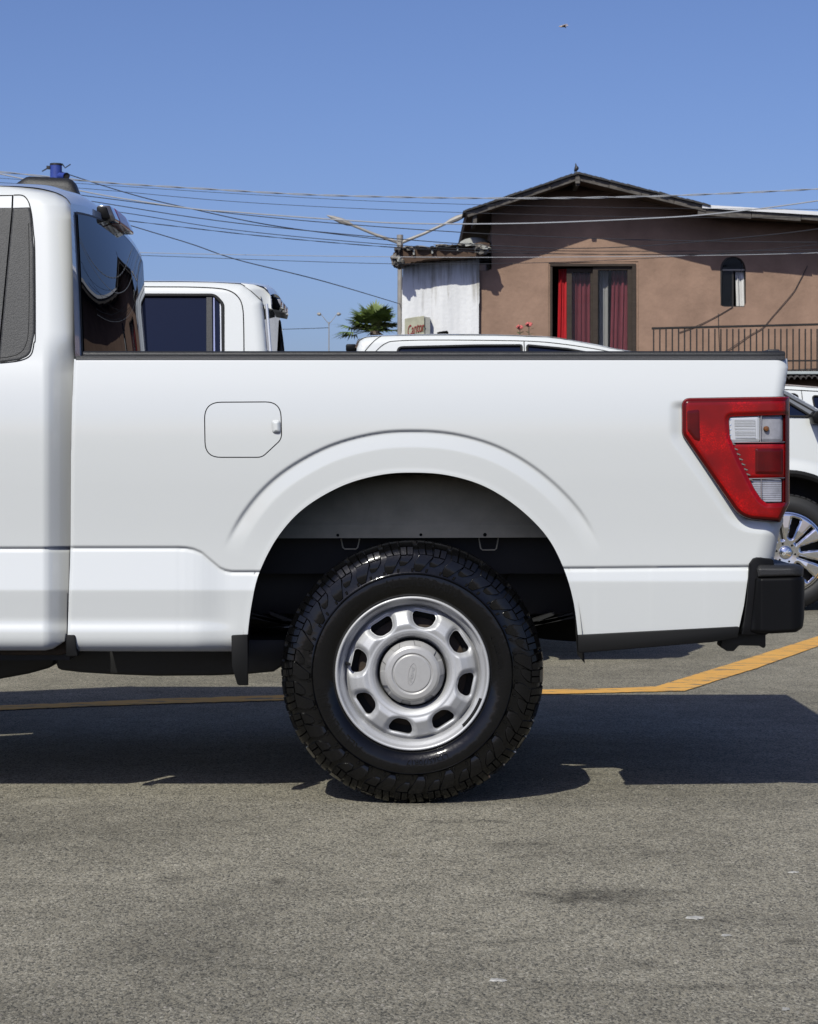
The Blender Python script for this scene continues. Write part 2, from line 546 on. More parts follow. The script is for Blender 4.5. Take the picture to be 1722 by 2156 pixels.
def asphalt_mat():
    m, nt, p = new_mat('worn_asphalt')
    L = nt.links.new
    tc = node(nt, 'ShaderNodeTexCoord')
    def noise(scale, detail=4, rough=0.55, vec=None):
        n = node(nt, 'ShaderNodeTexNoise'); n.inputs['Scale'].default_value = scale; n.inputs['Detail'].default_value = detail; n.inputs['Roughness'].default_value = rough
        L(vec if vec else tc.outputs['Object'], n.inputs['Vector']); return n
    def rng(src, a, b, c, d):
        r = node(nt, 'ShaderNodeMapRange'); r.inputs['From Min'].default_value = a; r.inputs['From Max'].default_value = b
        r.inputs['To Min'].default_value = c; r.inputs['To Max'].default_value = d; L(src, r.inputs['Value']); return r.outputs['Result']
    # stones in the binder
    wob = noise(60, 2)
    add = node(nt, 'ShaderNodeVectorMath', operation='MULTIPLY_ADD'); add.inputs[1].default_value = (0.012, 0.012, 0.012)
    mp0 = node(nt, 'ShaderNodeMapping'); mp0.inputs['Scale'].default_value = (1.0, 0.5, 1.0); L(tc.outputs['Object'], mp0.inputs['Vector'])
    L(wob.outputs['Color'], add.inputs[0]); L(mp0.outputs['Vector'], add.inputs[2])
    vo = node(nt, 'ShaderNodeTexVoronoi', feature='F1'); vo.inputs['Scale'].default_value = 225
    L(add.outputs['Vector'], vo.inputs['Vector'])
    vo2 = node(nt, 'ShaderNodeTexVoronoi', feature='F1'); vo2.inputs['Scale'].default_value = 360
    L(add.outputs['Vector'], vo2.inputs['Vector'])
    sep = node(nt, 'ShaderNodeSeparateColor'); L(vo.outputs['Color'], sep.inputs['Color'])
    sep2 = node(nt, 'ShaderNodeSeparateColor'); L(vo2.outputs['Color'], sep2.inputs['Color'])
    ramp = node(nt, 'ShaderNodeValToRGB')
    cr = ramp.color_ramp
    stops = [(0.0, (0.05,0.05,0.05)), (0.22, (0.12,0.118,0.108)), (0.40, (0.31,0.29,0.25)), (0.62, (0.40,0.365,0.30)), (0.82, (0.37,0.35,0.31)), (1.0, (0.62,0.59,0.53))]
    while len(cr.elements) < len(stops): cr.elements.new(0.5)
    for e, (pos, c) in zip(cr.elements, stops):
        e.position = pos; e.color = c+(1,)
    L(sep.outputs['Red'], ramp.inputs['Fac'])
    ramp2 = node(nt, 'ShaderNodeValToRGB'); cr2 = ramp2.color_ramp
    for e, (pos, c) in zip(cr2.elements, [(0.1, (0.11,0.105,0.098)), (0.9, (0.46,0.43,0.37))]):
        e.position = pos; e.color = c+(1,)
    L(sep2.outputs['Green'], ramp2.inputs['Fac'])
    mixs = node(nt, 'ShaderNodeMix', data_type='RGBA'); mixs.inputs['Factor'].default_value = 0.4
    L(ramp.outputs['Color'], mixs.inputs['A']); L(ramp2.outputs['Color'], mixs.inputs['B'])
    # wear patches, long faint tracks
    big = noise(0.55, 6, 0.6)
    mp = node(nt, 'ShaderNodeMapping'); mp.inputs['Scale'].default_value = (0.35, 2.2, 1.0)
    L(tc.outputs['Object'], mp.inputs['Vector'])
    track = noise(1.3, 5, 0.6, mp.outputs['Vector'])
    mid = noise(5.5, 5, 0.65)
    f1 = rng(big.outputs['Fac'], 0.35, 0.68, 0.74, 1.15)
    f2 = rng(track.outputs['Fac'], 0.33, 0.68, 0.92, 1.06)
    f3 = rng(mid.outputs['Fac'], 0.3, 0.7, 0.82, 1.12)
    mul = node(nt, 'ShaderNodeMath', operation='MULTIPLY'); L(f1, mul.inputs[0]); L(f2, mul.inputs[1])
    mul2 = node(nt, 'ShaderNodeMath', operation='MULTIPLY'); L(mul.outputs[0], mul2.inputs[0]); L(f3, mul2.inputs[1])
    # oil drips
    mp2 = node(nt, 'ShaderNodeMapping'); mp2.inputs['Scale'].default_value = (0.8, 1.6, 1.0); mp2.inputs['Location'].default_value = (3.1, 1.7, 0)
    L(tc.outputs['Object'], mp2.inputs['Vector'])
    drip = noise(2.6, 7, 0.7, mp2.outputs['Vector'])
    f4 = rng(drip.outputs['Fac'], 0.60, 0.72, 1.0, 0.55)
    mul3 = node(nt, 'ShaderNodeMath', operation='MULTIPLY'); L(mul2.outputs[0], mul3.inputs[0]); L(f4, mul3.inputs[1])
    # old oil stains with ragged edges
    rag_n = noise(14, 6, 0.7)
    last = mul3.outputs[0]
    for (u, v, rx, ry, dark) in ((1285,1886,0.20,0.16,0.50), (1190,1897,0.10,0.10,0.62), (400,1990,0.22,0.60,0.85), (585,1855,0.035,0.05,0.45), (362,1851,0.06,0.08,0.62), (1240,1785,0.55,0.65,0.82), (955,1958,0.05,0.05,0.6),
                                 (1355,2029,0.05,0.05,0.6), (1500,2078,0.55,0.05,0.72), (830,1800,0.03,0.05,0.6), (1100,1780,0.12,0.10,0.74), (250,1750,0.6,0.5,0.86), (1670,1981,0.02,0.05,0.5)):
        g = G(u, v)
        sb = node(nt, 'ShaderNodeVectorMath', operation='SUBTRACT'); sb.inputs[1].default_value = tuple(g); L(tc.outputs['Object'], sb.inputs[0])
        sd = node(nt, 'ShaderNodeVectorMath', operation='DIVIDE'); sd.inputs[1].default_value = (rx, ry, 1.0); L(sb.outputs['Vector'], sd.inputs[0])
        ln = node(nt, 'ShaderNodeVectorMath', operation='LENGTH'); L(sd.outputs['Vector'], ln.inputs[0])
        ad_ = node(nt, 'ShaderNodeMath', operation='MULTIPLY_ADD'); ad_.inputs[1].default_value = 2.6; L(rag_n.outputs['Fac'], ad_.inputs[0]); L(ln.outputs['Value'], ad_.inputs[2])
        fk = rng(ad_.outputs[0], 1.35, 2.35, dark, 1.0)
        mm = node(nt, 'ShaderNodeMath', operation='MULTIPLY'); L(last, mm.inputs[0]); L(fk, mm.inputs[1]); last = mm.outputs[0]
    tint = node(nt, 'ShaderNodeVectorMath', operation='MULTIPLY'); tint.inputs[1].default_value = (0.915, 0.895, 0.80); L(mixs.outputs['Result'], tint.inputs[0])
    sc = node(nt, 'ShaderNodeVectorMath', operation='SCALE'); L(tint.outputs['Vector'], sc.inputs[0]); L(last, sc.inputs['Scale'])
    L(sc.outputs['Vector'], p.inputs['Base Color'])
    p.inputs['Roughness'].default_value = 0.85
    p.inputs['Specular IOR Level'].default_value = 0.25
    h = node(nt, 'ShaderNodeMath', operation='MULTIPLY_ADD'); h.inputs[1].default_value = -0.9
    L(vo.outputs['Distance'], h.inputs[0]); L(sep2.outputs['Blue'], h.inputs[2])
    b = node(nt, 'ShaderNodeBump'); b.inputs['Distance'].default_value = 0.0022; b.inputs['Strength'].default_value = 0.8
    L(h.outputs[0], b.inputs['Height']); L(b.outputs['Normal'], p.inputs['Normal'])
    return m
M['asphalt'] = asphalt_mat()

def worn_paint_mat():
    m, nt, p = new_mat('worn_yellow_line_paint')
    L = nt.links.new
    tc = node(nt, 'ShaderNodeTexCoord')
    n = node(nt, 'ShaderNodeTexNoise'); n.inputs['Scale'].default_value = 9; n.inputs['Detail'].default_value = 8; n.inputs['Roughness'].default_value = 0.7
    mp = node(nt, 'ShaderNodeMapping'); mp.inputs['Scale'].default_value = (0.6, 2.0, 1)
    L(tc.outputs['Object'], mp.inputs['Vector']); L(mp.outputs['Vector'], n.inputs['Vector'])
    n2 = node(nt, 'ShaderNodeTexNoise'); n2.inputs['Scale'].default_value = 2; n2.inputs['Detail'].default_value = 4
    L(tc.outputs['Object'], n2.inputs['Vector'])
    r = node(nt, 'ShaderNodeMapRange'); r.inputs['From Min'].default_value = 0.39; r.inputs['From Max'].default_value = 0.46
    L(n.outputs['Fac'], r.inputs['Value'])
    mx = node(nt, 'ShaderNodeMix', data_type='RGBA')
    mx.inputs['A'].default_value = (0.19, 0.16, 0.11, 1)
    mx2 = node(nt, 'ShaderNodeMix', data_type='RGBA')
    mx2.inputs['A'].default_value = (0.66, 0.34, 0.075, 1); mx2.inputs['B'].default_value = (0.80, 0.44, 0.10, 1)
    L(n2.outputs['Fac'], mx2.inputs['Factor']); L(mx2.outputs['Result'], mx.inputs['B'])
    L(r.outputs['Result'], mx.inputs['Factor']); L(mx.outputs['Result'], p.inputs['Base Color'])
    p.inputs['Roughness'].default_value = 0.75
    return m
M['line'] = worn_paint_mat()

# ================================================================== ground
def build_ground():
    m = MB()
    # one sheet, finer near the truck, reaching the horizon
    m.add([(-900,-60,0),(900,-60,0),(900,1600,0),(-900,1600,0)], [(0,1,2,3)])
    o = m.build('ground', M['asphalt'], None, smooth=False)
    tag(o, kind='structure')
build_ground()

def build_line():
    up = [(-400,1511),(0,1487),(176,1480),(352,1472),(592,1465),(760,1461),(1144,1453.5),(1276,1451),(1381,1447),(1397,1442),(1521,1404),(1722,1341),(2000,1252)]
    lo = [(-400,1522),(0,1496.5),(176,1489),(352,1483),(592,1476),(760,1472),(1144,1463.5),(1276,1460),(1397,1457),(1442,1456),(1507,1435),(1590,1409),(1722,1362),(2000,1268)]
    a = [G(u,v) for u,v in up]; b = [G(u,v) for u,v in lo]
    # resample both edges to the same count
    def res(pts, n):
        d = [0]
        for i in range(1,len(pts)): d.append(d[-1]+(pts[i]-pts[i-1]).length)
        out = []
        for k in range(n):
            t = d[-1]*k/(n-1)
            i = max(0, min(len(d)-2, int(np.searchsorted(d, t)-1)))
            f = (t-d[i])/(d[i+1]-d[i]); out.append(pts[i].lerp(pts[i+1], f))
        return out
    # keep the bend: match by column
    cols = np.concatenate([np.linspace(-400,1381,150), np.linspace(1385,1442,22), np.linspace(1450,2000,90)])
    va = np.interp(cols, [p[0] for p in up], [p[1] for p in up]); vb = np.interp(cols, [p[0] for p in lo], [p[1] for p in lo])
    vs = []; fs = []
    for i, c in enumerate(cols):
        j1, j2 = random.uniform(-0.4,0.4), random.uniform(-0.4,0.4)
        p, q = G(c, va[i]+j1), G(c, vb[i]+j2)
        vs += [(p.x,p.y,0.004),(q.x,q.y,0.004)]
        if i: fs.append((2*i-2,2*i-1,2*i+1,2*i))
    o = MB().add(vs, fs).build('painted_line', M['line'], None, smooth=False)
    tag(o, kind='structure')
build_line()

# ================================================================== the near pickup
TR = thing('pickup_truck', (0,1.0,0), 'white single-cab work pickup with silver steel wheels filling the foreground', 'pickup truck')

# ---- wheel opening (radius by angle round its centre)
ARC_C = (868.0, 1340.0)
_arch = [(519,1400),(521,1340),(530,1270),(546,1205),(585,1130),(640,1070),(720,1023),(800,1000),(872,995),(945,1001),(1020,1024),(1090,1068),(1150,1128),(1186,1195),(1207,1265),(1217,1340),(1222,1400)]
_arch = catmull(_arch, 10)
_ang = np.array([math.atan2(ARC_C[1]-v, u-ARC_C[0]) for u,v in _arch]); _rad = np.array([math.hypot(u-ARC_C[0], v-ARC_C[1]) for u,v in _arch])
_ang = np.where(_ang < -math.pi/2, _ang+2*math.pi, _ang)
_o = np.argsort(_ang); _ang, _rad = _ang[_o], _rad[_o]
def arch_s(U, V):
    """distance outwards from the rim of the wheel opening, and the angle"""
    th = np.arctan2(ARC_C[1]-V, U-ARC_C[0])
    th = np.where(th < -math.pi/2, th+2*math.pi, th)
    r = np.interp(th, _ang, _rad)
    return np.hypot(U-ARC_C[0], V-ARC_C[1])-r, th

LAMP = round_poly([(1436,839),(1662,835.5),(1662,1060),(1643,1099),(1560,1093),(1436,915)], [17,3,4,6,62,24], 10)
DOOR_FUEL = round_poly([(429,846),(592,845),(594,925),(552,964),(431,964)], [36,34,26,26,34], 8)

def grow(pts, d):
    """polygon moved out by d"""
    c = np.array(pts); n = len(c); out = []
    area = sum(c[i][0]*c[(i+1)%n][1]-c[(i+1)%n][0]*c[i][1] for i in range(n))
    s = 1 if area > 0 else -1
    for i in range(n):
        e1 = c[i]-c[i-1]; e2 = c[(i+1)%n]-c[i]
        n1 = np.array([e1[1],-e1[0]])*s; n2 = np.array([e2[1],-e2[0]])*s
        l1 = np.linalg.norm(n1) or 1; l2 = np.linalg.norm(n2) or 1
        nn = n1/l1+n2/l2; l = np.linalg.norm(nn) or 1
        out.append(tuple(c[i]+nn/l*d))
    return out

# ---- flank relief of the bed: lean of the metal, added up from the rail downwards
def make_bed_field():
    us = np.arange(120, 1690, 3.0); vs = np.arange(735, 1405, 1.0)
    U, V = np.meshgrid(us, vs)
    base = np.interp(V, [735,757,762,800,840,880,940,1030,1100,1140,1170], [30,26,12,10,6.0,1.5,-2.5,-5.0,-5.0,-4.0,-3.0])
    vcf = np.interp(U, [120,372,392,408,424,445,462,474,488,520,868], [1155,1155,1156,1159,1166,1184,1198,1203.5,1206,1206,1206])
    vcr = np.interp(U, [868,1195,1600,1690], [1200,1198.5,1195,1194])
    vc = np.where(U < 868, vcf, vcr)
    vb = np.where(U < 868, 1243.0, 1224.0)
    t = V-vc
    # lower part
    lowf = np.interp(V, [1240,1262,1298,1308,1318,1325,1332,1342,1350,1358,1366,1375], [-6,-7.5,-7,3,21,17,1,-6,-16,-32,-52,-65])
    fadehl = np.clip((505-U)/90, 0, 1)
    lowf2 = np.interp(V, [1240,1300,1330,1345,1356,1375], [-5,-3,-3,-12,-35,-65])
    lowf = lowf*fadehl+lowf2*(1-fadehl)
    lowr = np.interp(V, [1220,1240,1300,1345], [-4.0,-5.0,-5.5,-6.0])
    low = np.where(U < 868, lowf, lowr)
    band = 9.5
    below = band+(low-band)*smooth01((V-vb+4)/8)
    tilt = np.where(t < -5, base, below)
    tilt = tilt+np.where((t >= -6) & (t < 0), -66*np.sin(np.clip((t+6)/6,0,1)*math.pi), 0)
    tilt = tilt+np.where((t >= 0) & (t < 7), 22*np.sin(np.clip(t/7,0,1)*math.pi), 0)
    y = -np.cumsum(np.tan(np.radians(tilt)), axis=0)/684.0
    y = y-y[int(1000-735)][None,:]          # the flank is level with y = 0 at mid height
    # pressed ridge round the wheel opening
    s, th = arch_s(U, V)
    ss = np.linspace(0, 130, 521)
    ti = np.where((ss > 84) & (ss < 92), -50*np.sin((ss-84)/8*math.pi), 0)+np.where((ss > 52) & (ss <= 84), 9.5*smooth01((ss-52)/3)*smooth01((86-ss)/4), 0)
    ti = np.nan_to_num(ti)
    prof = np.cumsum(np.tan(np.radians(ti))[::-1])[::-1]*(ss[1]-ss[0])/684.0     # going inwards
    fl = np.interp(np.clip(s,0,130), ss, prof)
    thd = np.degrees(th)
    fade = smooth01((thd-24)/14)*smooth01((156-thd)/12)
    y = y-fl*fade
    # rolled lip of the opening
    y = y-np.where((s > -5) & (s < 12), 0.0012*smooth01((12-s)/12), 0)
    # corner at the tailgate
    edge = np.interp(V, [735,757,775,835,1098,1112,1180,1400], [1655,1658,1660,1649,1649,1643,1629,1620])
    R = np.interp(V, [735,850,1090,1180], [24,22,34,44])
    e = np.clip(edge-U, 0.3, None)
    y = y+np.where(e < R, (R-np.sqrt(np.maximum(R*R-(R-e)**2, 0)))*0.9, 0)/684.0
    # sunk pocket beside and below the lamp
    d = -poly_sdf(LAMP)(U, V)
    side = smooth01((V-842)/20)
    y = y+0.011*smooth01((30-np.clip(d,0,30))/30)*side*np.where(d > 0, 1, 1)
    # front edge of the bed
    fe = np.interp(V, [735,757,850,960,1155,1250,1368], [156,155.5,152,149.5,148.5,145,141.5])
    e2 = np.clip(U-fe, 0.2, None)
    y = y+np.where(e2 < 7, (7-np.sqrt(np.maximum(49-(7-e2)**2, 0)))*0.8, 0)/684.0
    return Field(us, vs, y)
BED = make_bed_field()

BED_POLY = ([(156,756),(1657,755),(1659,775),(1649,835),(1649,1099),(1642,1114),(1629,1179),(1600,1173),(1588,1178),(1578,1190),(1566,1275),(1556,1320),(1216,1338.5),(868,1338)]
            +[(868,1372),(500,1372),(300,1372),(165,1371),(150,1369),(141.5,1366),(145,1250),(148.5,1155),(149.5,960),(152,850)])
_bp = poly_sdf(BED_POLY); _lp = poly_sdf(grow(LAMP, 1.0)); _fp = poly_sdf(DOOR_FUEL)
def bed_F(U, V):
    s, _ = arch_s(U, V)
    return np.minimum(np.minimum(_bp(U,V), s), np.minimum(-_lp(U,V), -_fp(U,V)))
bed_side = sheet('bed_side', M['paint'], TR, (136,1668), (750,1378), 3.0, 2.5, bed_F, BED, flange=0.022)

# fuel door with its finger tab
_fd = poly_sdf(grow(DOOR_FUEL, -2.2))
fuel_door = sheet('fuel_door', M['paint'], TR, (424,600), (840,970), 2.5, 2.5, _fd, BED, flange=0.015, off=-0.0006)
_tab = poly_sdf(round_poly([(571,884),(590,884),(591.5,913),(573,912)], 7))
def tab_y(U, V):
    d = np.clip(_tab(U,V), 0, 7)
    return BED(U,V)-0.012*np.sqrt(np.clip(d/7,0,1))
sheet('finger_tab', M['paint'], fuel_door, (568,594), (881,916), 1.0, 1.0, _tab, tab_y, flange=0.004)
q = [P(u,v,0) for u,v in grow(DOOR_FUEL, 6)]
MB().prism([(p.x,p.z) for p in q], 0.03, 0.04).build('fuel_recess', M['seam'], TR, smooth=False)

# black rail cap on top of the bed wall, two steps
def rail(name, pts_yz, u0, u1, mat, bevel):
    m = MB(); vs = []; fs = []
    n = len(pts_yz); cols = np.linspace(u0, u1, 24)
    xs = [(c-CX)*CAM_D/FPX for c in cols]
    for i, x in enumerate(xs):
        for (y,z) in pts_yz:
            vs.append((x, y, z))
        if i:
            for k in range(n):
                fs.append(((i-1)*n+k, i*n+k, i*n+(k+1)%n, (i-1)*n+(k+1)%n))
    fs.append(tuple(range(n))); fs.append(tuple((len(xs)-1)*n+k for k in range(n-1,-1,-1)))
    return m.add(vs, fs).build(name, mat, TR, bevel=bevel, angle=40)
zr = lambda v, y=0.0: P(0, v, y).z
yb = float(BED(900, 757))
rail('bed_rail', [(yb-0.004, zr(757.5,yb)), (yb+0.006, zr(748.8,yb)), (0.10, zr(748.5,yb)), (0.10, zr(760,yb))], 157, 1656, M['grain'], 0.0025)
rail('bed_rail_cap', [(yb+0.010, zr(749.4,yb)), (yb+0.012, zr(742,yb)), (yb+0.022, zr(738.6,yb)), (0.098, zr(737.5,yb)), (0.098, zr(749,yb))], 171, 1657, M['grain_dark'], 0.003)

# ---- bed tub behind the flank
m = MB()
m.box((-1.01,0.30,0.86),(1.10,1.70,0.90))                      # floor
m.box((-1.02,0.06,0.86),(-0.985,1.94,1.375))                   # front wall
m.box((-0.985,0.085,1.05),(1.10,0.100,1.385)); m.box((-0.985,1.900,1.05),(1.10,1.915,1.385))
m.box((-0.50,0.32,0.905),(0.52,0.42,1.12)); m.box((-0.50,1.58,0.905),(0.52,1.68,1.12))   # wheel humps
m.build('bed_tub', M['paint'], TR, smooth=False, bevel=0.006)
m = MB()
m.prism([(1.105,0.86),(1.150,0.86),(1.158,1.32),(1.172,1.37),(1.168,1.395),(1.11,1.395)], 0.07, 1.93)
tail = m.build('tailgate', M['paint'], TR, bevel=0.008)
MB().prism([(1.110,1.3955),(1.150,1.3955),(1.150,1.408),(1.112,1.408)], 0.05, 1.95).build('tailgate_cap', M['grain_dark'], tail, bevel=0.004)

# ---- wheelhouse
yl = 0.23
lin = poly_sdf([(560,980),(1180,980),(1180,1131.5),(560,1133.5)])
holes_l = [poly_sdf([(cx+rr*math.cos(a), cy+rr*math.sin(a)) for a in np.linspace(0,2*math.pi,16,endpoint=False)]) for cx,cy,rr in ((711,1127,3.4),(886,1126,3.4),(1021,1126,4.2))]
def lin_F(U,V):
    d = lin(U,V)
    for h in holes_l: d = np.minimum(d, -h(U,V))
    return d
def lin_y(U,V):
    return -0.0065*smooth01((V-1098)/9)+0.03*((V-1060)/80.0)**2*(V<1060)
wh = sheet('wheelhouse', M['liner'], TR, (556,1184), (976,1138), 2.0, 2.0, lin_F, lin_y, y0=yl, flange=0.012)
for a,b_,c,d in ((718,1134,757,1156),(1008,1133,1049,1158)):
    pts = [P(a,b_,yl+0.03), P(a+4,d-3,yl+0.03), P(a+8,d,yl+0.03), P(c-8,d,yl+0.03), P(c-4,d-3,yl+0.03), P(c,b_,yl+0.03)]
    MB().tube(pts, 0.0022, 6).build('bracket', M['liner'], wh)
# inner shell of the arch
m = MB(); vs = []; fs = []
sel = _arch[::3]
for i,(u,v) in enumerate(sel):
    cu, cv = ARC_C
    g_ = 1.03
    p = P(cu+(u-cu)*g_, cv+(v-cv)*g_, 0.0)
    vs += [(p.x, 0.024, p.z), (p.x, 0.34, p.z)]
    if i: fs.append((2*i-2,2*i-1,2*i+1,2*i))
m.add(vs, fs).build('inner_arch', M['black'], TR)
MB().box((-0.62,0.40,0.80),(0.62,0.42,1.08)).build('inner_shield', M['black'], TR, smooth=False)

# ---- mud flap, joint cover, lower trim, bumper
m = MB(); m.uvprism([(487,1339.5),(488,1338),(521,1336.5),(522,1443),(503,1443),(499,1440),(488,1402)], -0.012, 0.022)
m.build('mud_flap', M['flap'], TR, bevel=0.003)
m = MB(); m.uvprism([(138.5,1339),(141,1337),(156,1337),(159,1340),(159.5,1366),(163,1376),(163,1382),(139,1382)], -0.004, 0.05)
m.build('joint_cover', M['flap'], TR, bevel=0.003)
m = MB(); m.uvprism([(1216.5,1338),(1556,1320),(1557.5,1323),(1553,1342),(1500,1352),(1380,1362),(1222,1375),(1217,1372)], 0.004, 0.05)
m.build('lower_valance', M['flap'], TR, bevel=0.003)
m = MB(); m.uvprism([(1520,1340),(1545,1332),(1612,1328),(1612,1362),(1607,1365),(1600,1360),(1556,1359),(1545,1371),(1530,1371),(1518,1362)], 0.10, 0.10)
m.build('hitch_bracket', M['under'], TR, bevel=0.003)

BP = round_poly([(1577,1187),(1585,1176),(1592,1173),(1692,1190),(1694.5,1240),(1691,1320),(1676,1330),(1612,1338),(1559,1338),(1567,1310),(1572,1262)], [6,5,4,5,8,16,12,4,5,10,10], 5)
# side cap in front of the bumper, then the bumper end that stands proud of it
m = MB(); m.uvprism(round_poly([(1578,1187),(1586,1176),(1594,1173.5),(1628,1177),(1632,1196),(1625,1330),(1613,1337),(1560,1337.5),(1567,1310),(1573,1262)], [6,5,4,6,3,4,5,4,8,8], 5), 0.004, 0.10)
m.build('bumper_bracket_cover', M['bumper'], TR, bevel=0.006)
bf = poly_sdf(round_poly([(1590,1219),(1594,1216),(1690,1214),(1694,1222),(1693,1300),(1690,1322),(1676,1331),(1625,1334),(1602,1333),(1578,1331)], [3,3,3,5,10,12,8,6,6,6], 5))
def b_y(U,V):
    e = np.clip(1694-U, 0, 30); d = np.clip(bf(U,V), 0, 8)
    return 0.045*(1-np.sqrt(np.clip(1-(1-e/30)**2,0,1)))+0.012*(1-np.sqrt(np.clip(1-(1-d/8)**2,0,1)))-0.02*smooth01((U-1585)/20)
bump = sheet('bumper', M['bumper'], TR, (1570,1700), (1210,1340), 1.5, 1.5, bf, b_y, y0=-0.004, flange=0.12)
sf = poly_sdf(round_poly([(1594,1199),(1598,1189),(1688,1190),(1692,1196),(1691,1213),(1597,1215.5)], [5,5,6,4,3,3], 5))
def s_y(U,V):
    e = np.clip(1692-U, 0, 30); d = np.clip(sf(U,V), 0, 6)
    return 0.045*(1-np.sqrt(np.clip(1-(1-e/30)**2,0,1)))+0.010*(1-np.sqrt(np.clip(1-(1-d/6)**2,0,1)))+0.02*smooth01((1200-V)/14)
sheet('step_pad', M['grain_dark'], bump, (1588,1697), (1184,1218), 1.5, 1.5, sf, s_y, y0=-0.026, flange=0.12)
m = MB()
x0, x1 = P(1600,0,0).x, P(1694,0,0).x
m.prism([(x0,zr(1332)),(x0,zr(1192)),(x1-0.005,zr(1192)),(x1,zr(1215)),(x1-0.004,zr(1325)),(x1-0.03,zr(1332))], 0.09, 1.91)
m.build('bumper_beam', M['bumper'], TR, bevel=0.01)

# ---- tail lamp
TL = bpy.data.objects.new('tail_lamp', None); col.objects.link(TL); TL.parent = TR; ORIGIN[TL.name] = origin_of(TR)
def lamp_base(U, V):
    e = np.clip(1662-U, 0.1, 40)
    y = 0.050*(1-np.sqrt(np.clip(1-(1-e/40)**2,0,1)))
    return y-0.004
_L0 = poly_sdf(LAMP)
WIN = round_poly([(1533,877),(1655,873),(1655,1058),(1614,1060),(1602,1051),(1588,1030),(1556,966),(1536,919)], [9,2,2,10,14,20,12,10], 8)
_W0 = poly_sdf(WIN)
def red_y(U, V):
    d = np.clip(_L0(U,V), 0, 14)
    w = np.clip(-_W0(U,V), 0, 9)
    return lamp_base(U,V)-0.016*np.sqrt(np.clip(1-(1-d/14)**2,0,1))+0.006*(1-smooth01(w/9))
def red_F(U, V): return np.minimum(_L0(U,V), -_W0(U,V))
red = sheet('red_lens', M['red_lens'], TL, (1430,1666), (830,1104), 1.6, 1.6, red_F, red_y, flange=0.03)
# dark sunk edge all round
edge_pts = [Vector((P(u,v,0).x, float(lamp_base(np.array(u),np.array(v)))+0.004, P(u,v,0).z)) for u,v in grow(LAMP, -1.0)]
MB().tube(edge_pts, 0.0032, 6, closed=True).build('lamp_gasket', M['seam'], TL)
sheet('lens_rim', M['lamp_edge'], TL, (1430,1666), (830,1104), 1.6, 1.6, lambda U,V: np.minimum(_L0(U,V)-1.2, 8.5-_L0(U,V)), lambda U,V: red_y(U,V)-0.0008, flange=0.0)
# side marker reflector bar at the front of the lamp
_mk = poly_sdf(round_poly([(1446,865),(1472,862),(1474,930),(1462,926),(1447,906)], 5))
sheet('marker_lens', M['red_dark'], TL, (1440,1478), (858,934), 1.5, 1.5, _mk, lambda U,V: red_y(U,V)-0.0012+0.001*np.clip(1-_mk(U,V)/4,0,1), flange=0.004)
# panes of the inner window
def pane(name, mat, pts, rad, depth, rib=0.0, period=3.6, parent=TL, axis='v'):
    f = poly_sdf(round_poly(pts, rad))
    F = lambda U,V: np.minimum(f(U,V), _W0(U,V)-0.6)
    if rib:
        yf = lambda U,V: lamp_base(U,V)+depth+rib*np.cos((V if axis=='v' else U)*2*math.pi/period)
    else:
        yf = lambda U,V: lamp_base(U,V)+depth-0.003*smooth01(f(U,V)/5)
    us = [p[0] for p in pts]; vs_ = [p[1] for p in pts]
    return sheet(name, mat, parent, (min(us)-2,max(us)+2), (min(vs_)-2,max(vs_)+2), 1.5, 0.8 if rib else 1.5, F, yf, flange=0.02)
rv = pane('reverse_lens', M['reflector'], [(1533,877),(1599,875),(1599,929),(1536,931)], 3, -0.003)
pane('ribbed_reflector', M['reflector'], [(1546,884.5),(1590,884.5),(1591,923),(1548,923)], 1.5, -0.0075, rib=0.0011, period=2.75, parent=rv)
pane('clear_lens', M['clear_lens'], [(1601,875),(1647,874),(1647,929),(1601,929)], 4, 0.004)
bl = P(1613,903,-0.006)
MB().lathe([(0.0005,-0.010),(0.006,-0.009),(0.0088,-0.004),(0.009,0.006)], 16, (bl.x,-0.006,bl.z)).build('bulb', M['amber'], TL)
stop = pane('stop_lens', M['red_lens'], [(1541,935),(1655,934),(1655,1004),(1571,1006),(1560,996)], 3, -0.002)
pane('stop_centre', M['red_dark'], [(1590,944),(1648,944),(1648,998),(1590,998)], 3, -0.0065, parent=stop)
pane('lower_lens', M['clear_lens'], [(1575,1011),(1645,1009),(1645,1057),(1608,1057),(1588,1034)], 3, 0.001, rib=0.0006, period=4.5)
pane('lens_end', M['red_dark'], [(1649,874),(1655,874),(1655,1058),(1647,1058)], 1, -0.001)
for a,b_ in (((1541,931.5),(1656,930.5)),((1571,1007.5),(1656,1006)),((1601,876),(1600,930)),((1601,1008),(1602,1050))):
    pa = [Vector((P(a[0]+(b_[0]-a[0])*t, a[1]+(b_[1]-a[1])*t, 0).x, float(lamp_base(a[0]+(b_[0]-a[0])*t, 900))-0.007, P(0,a[1]+(b_[1]-a[1])*t,0).z)) for t in np.linspace(0,1,12)]
    MB().tube(pa, 0.0016, 6).build('chrome_divider', M['chrome'], TL)
# little chrome teeth along the slanted edge
for t in np.linspace(0.02, 0.98, 8):
    u = 1537+(1575-1537)*t; v = 932+(1010-932)*t
    p = P(u+2, v, -0.008)
    MB().tube([p, p+Vector((0.012,0.0,-0.004))], [0.0050,0.0026], 6).build('chrome_tooth', M['chrome'], TL)
for v in (884,895,905,916,925):
    p = P(1536, v, -0.008)
    MB().tube([p, p+Vector((0.011,0,0.002))], [0.0034,0.0014], 6).build('chrome_tooth', M['chrome'], TL)
MB().box((P(1440,0,0).x+0.05, 0.05, zr(1090)), (P(1655,0,0).x, 0.07, zr(845))).build('lamp_backing', M['seam'], TL, smooth=False)

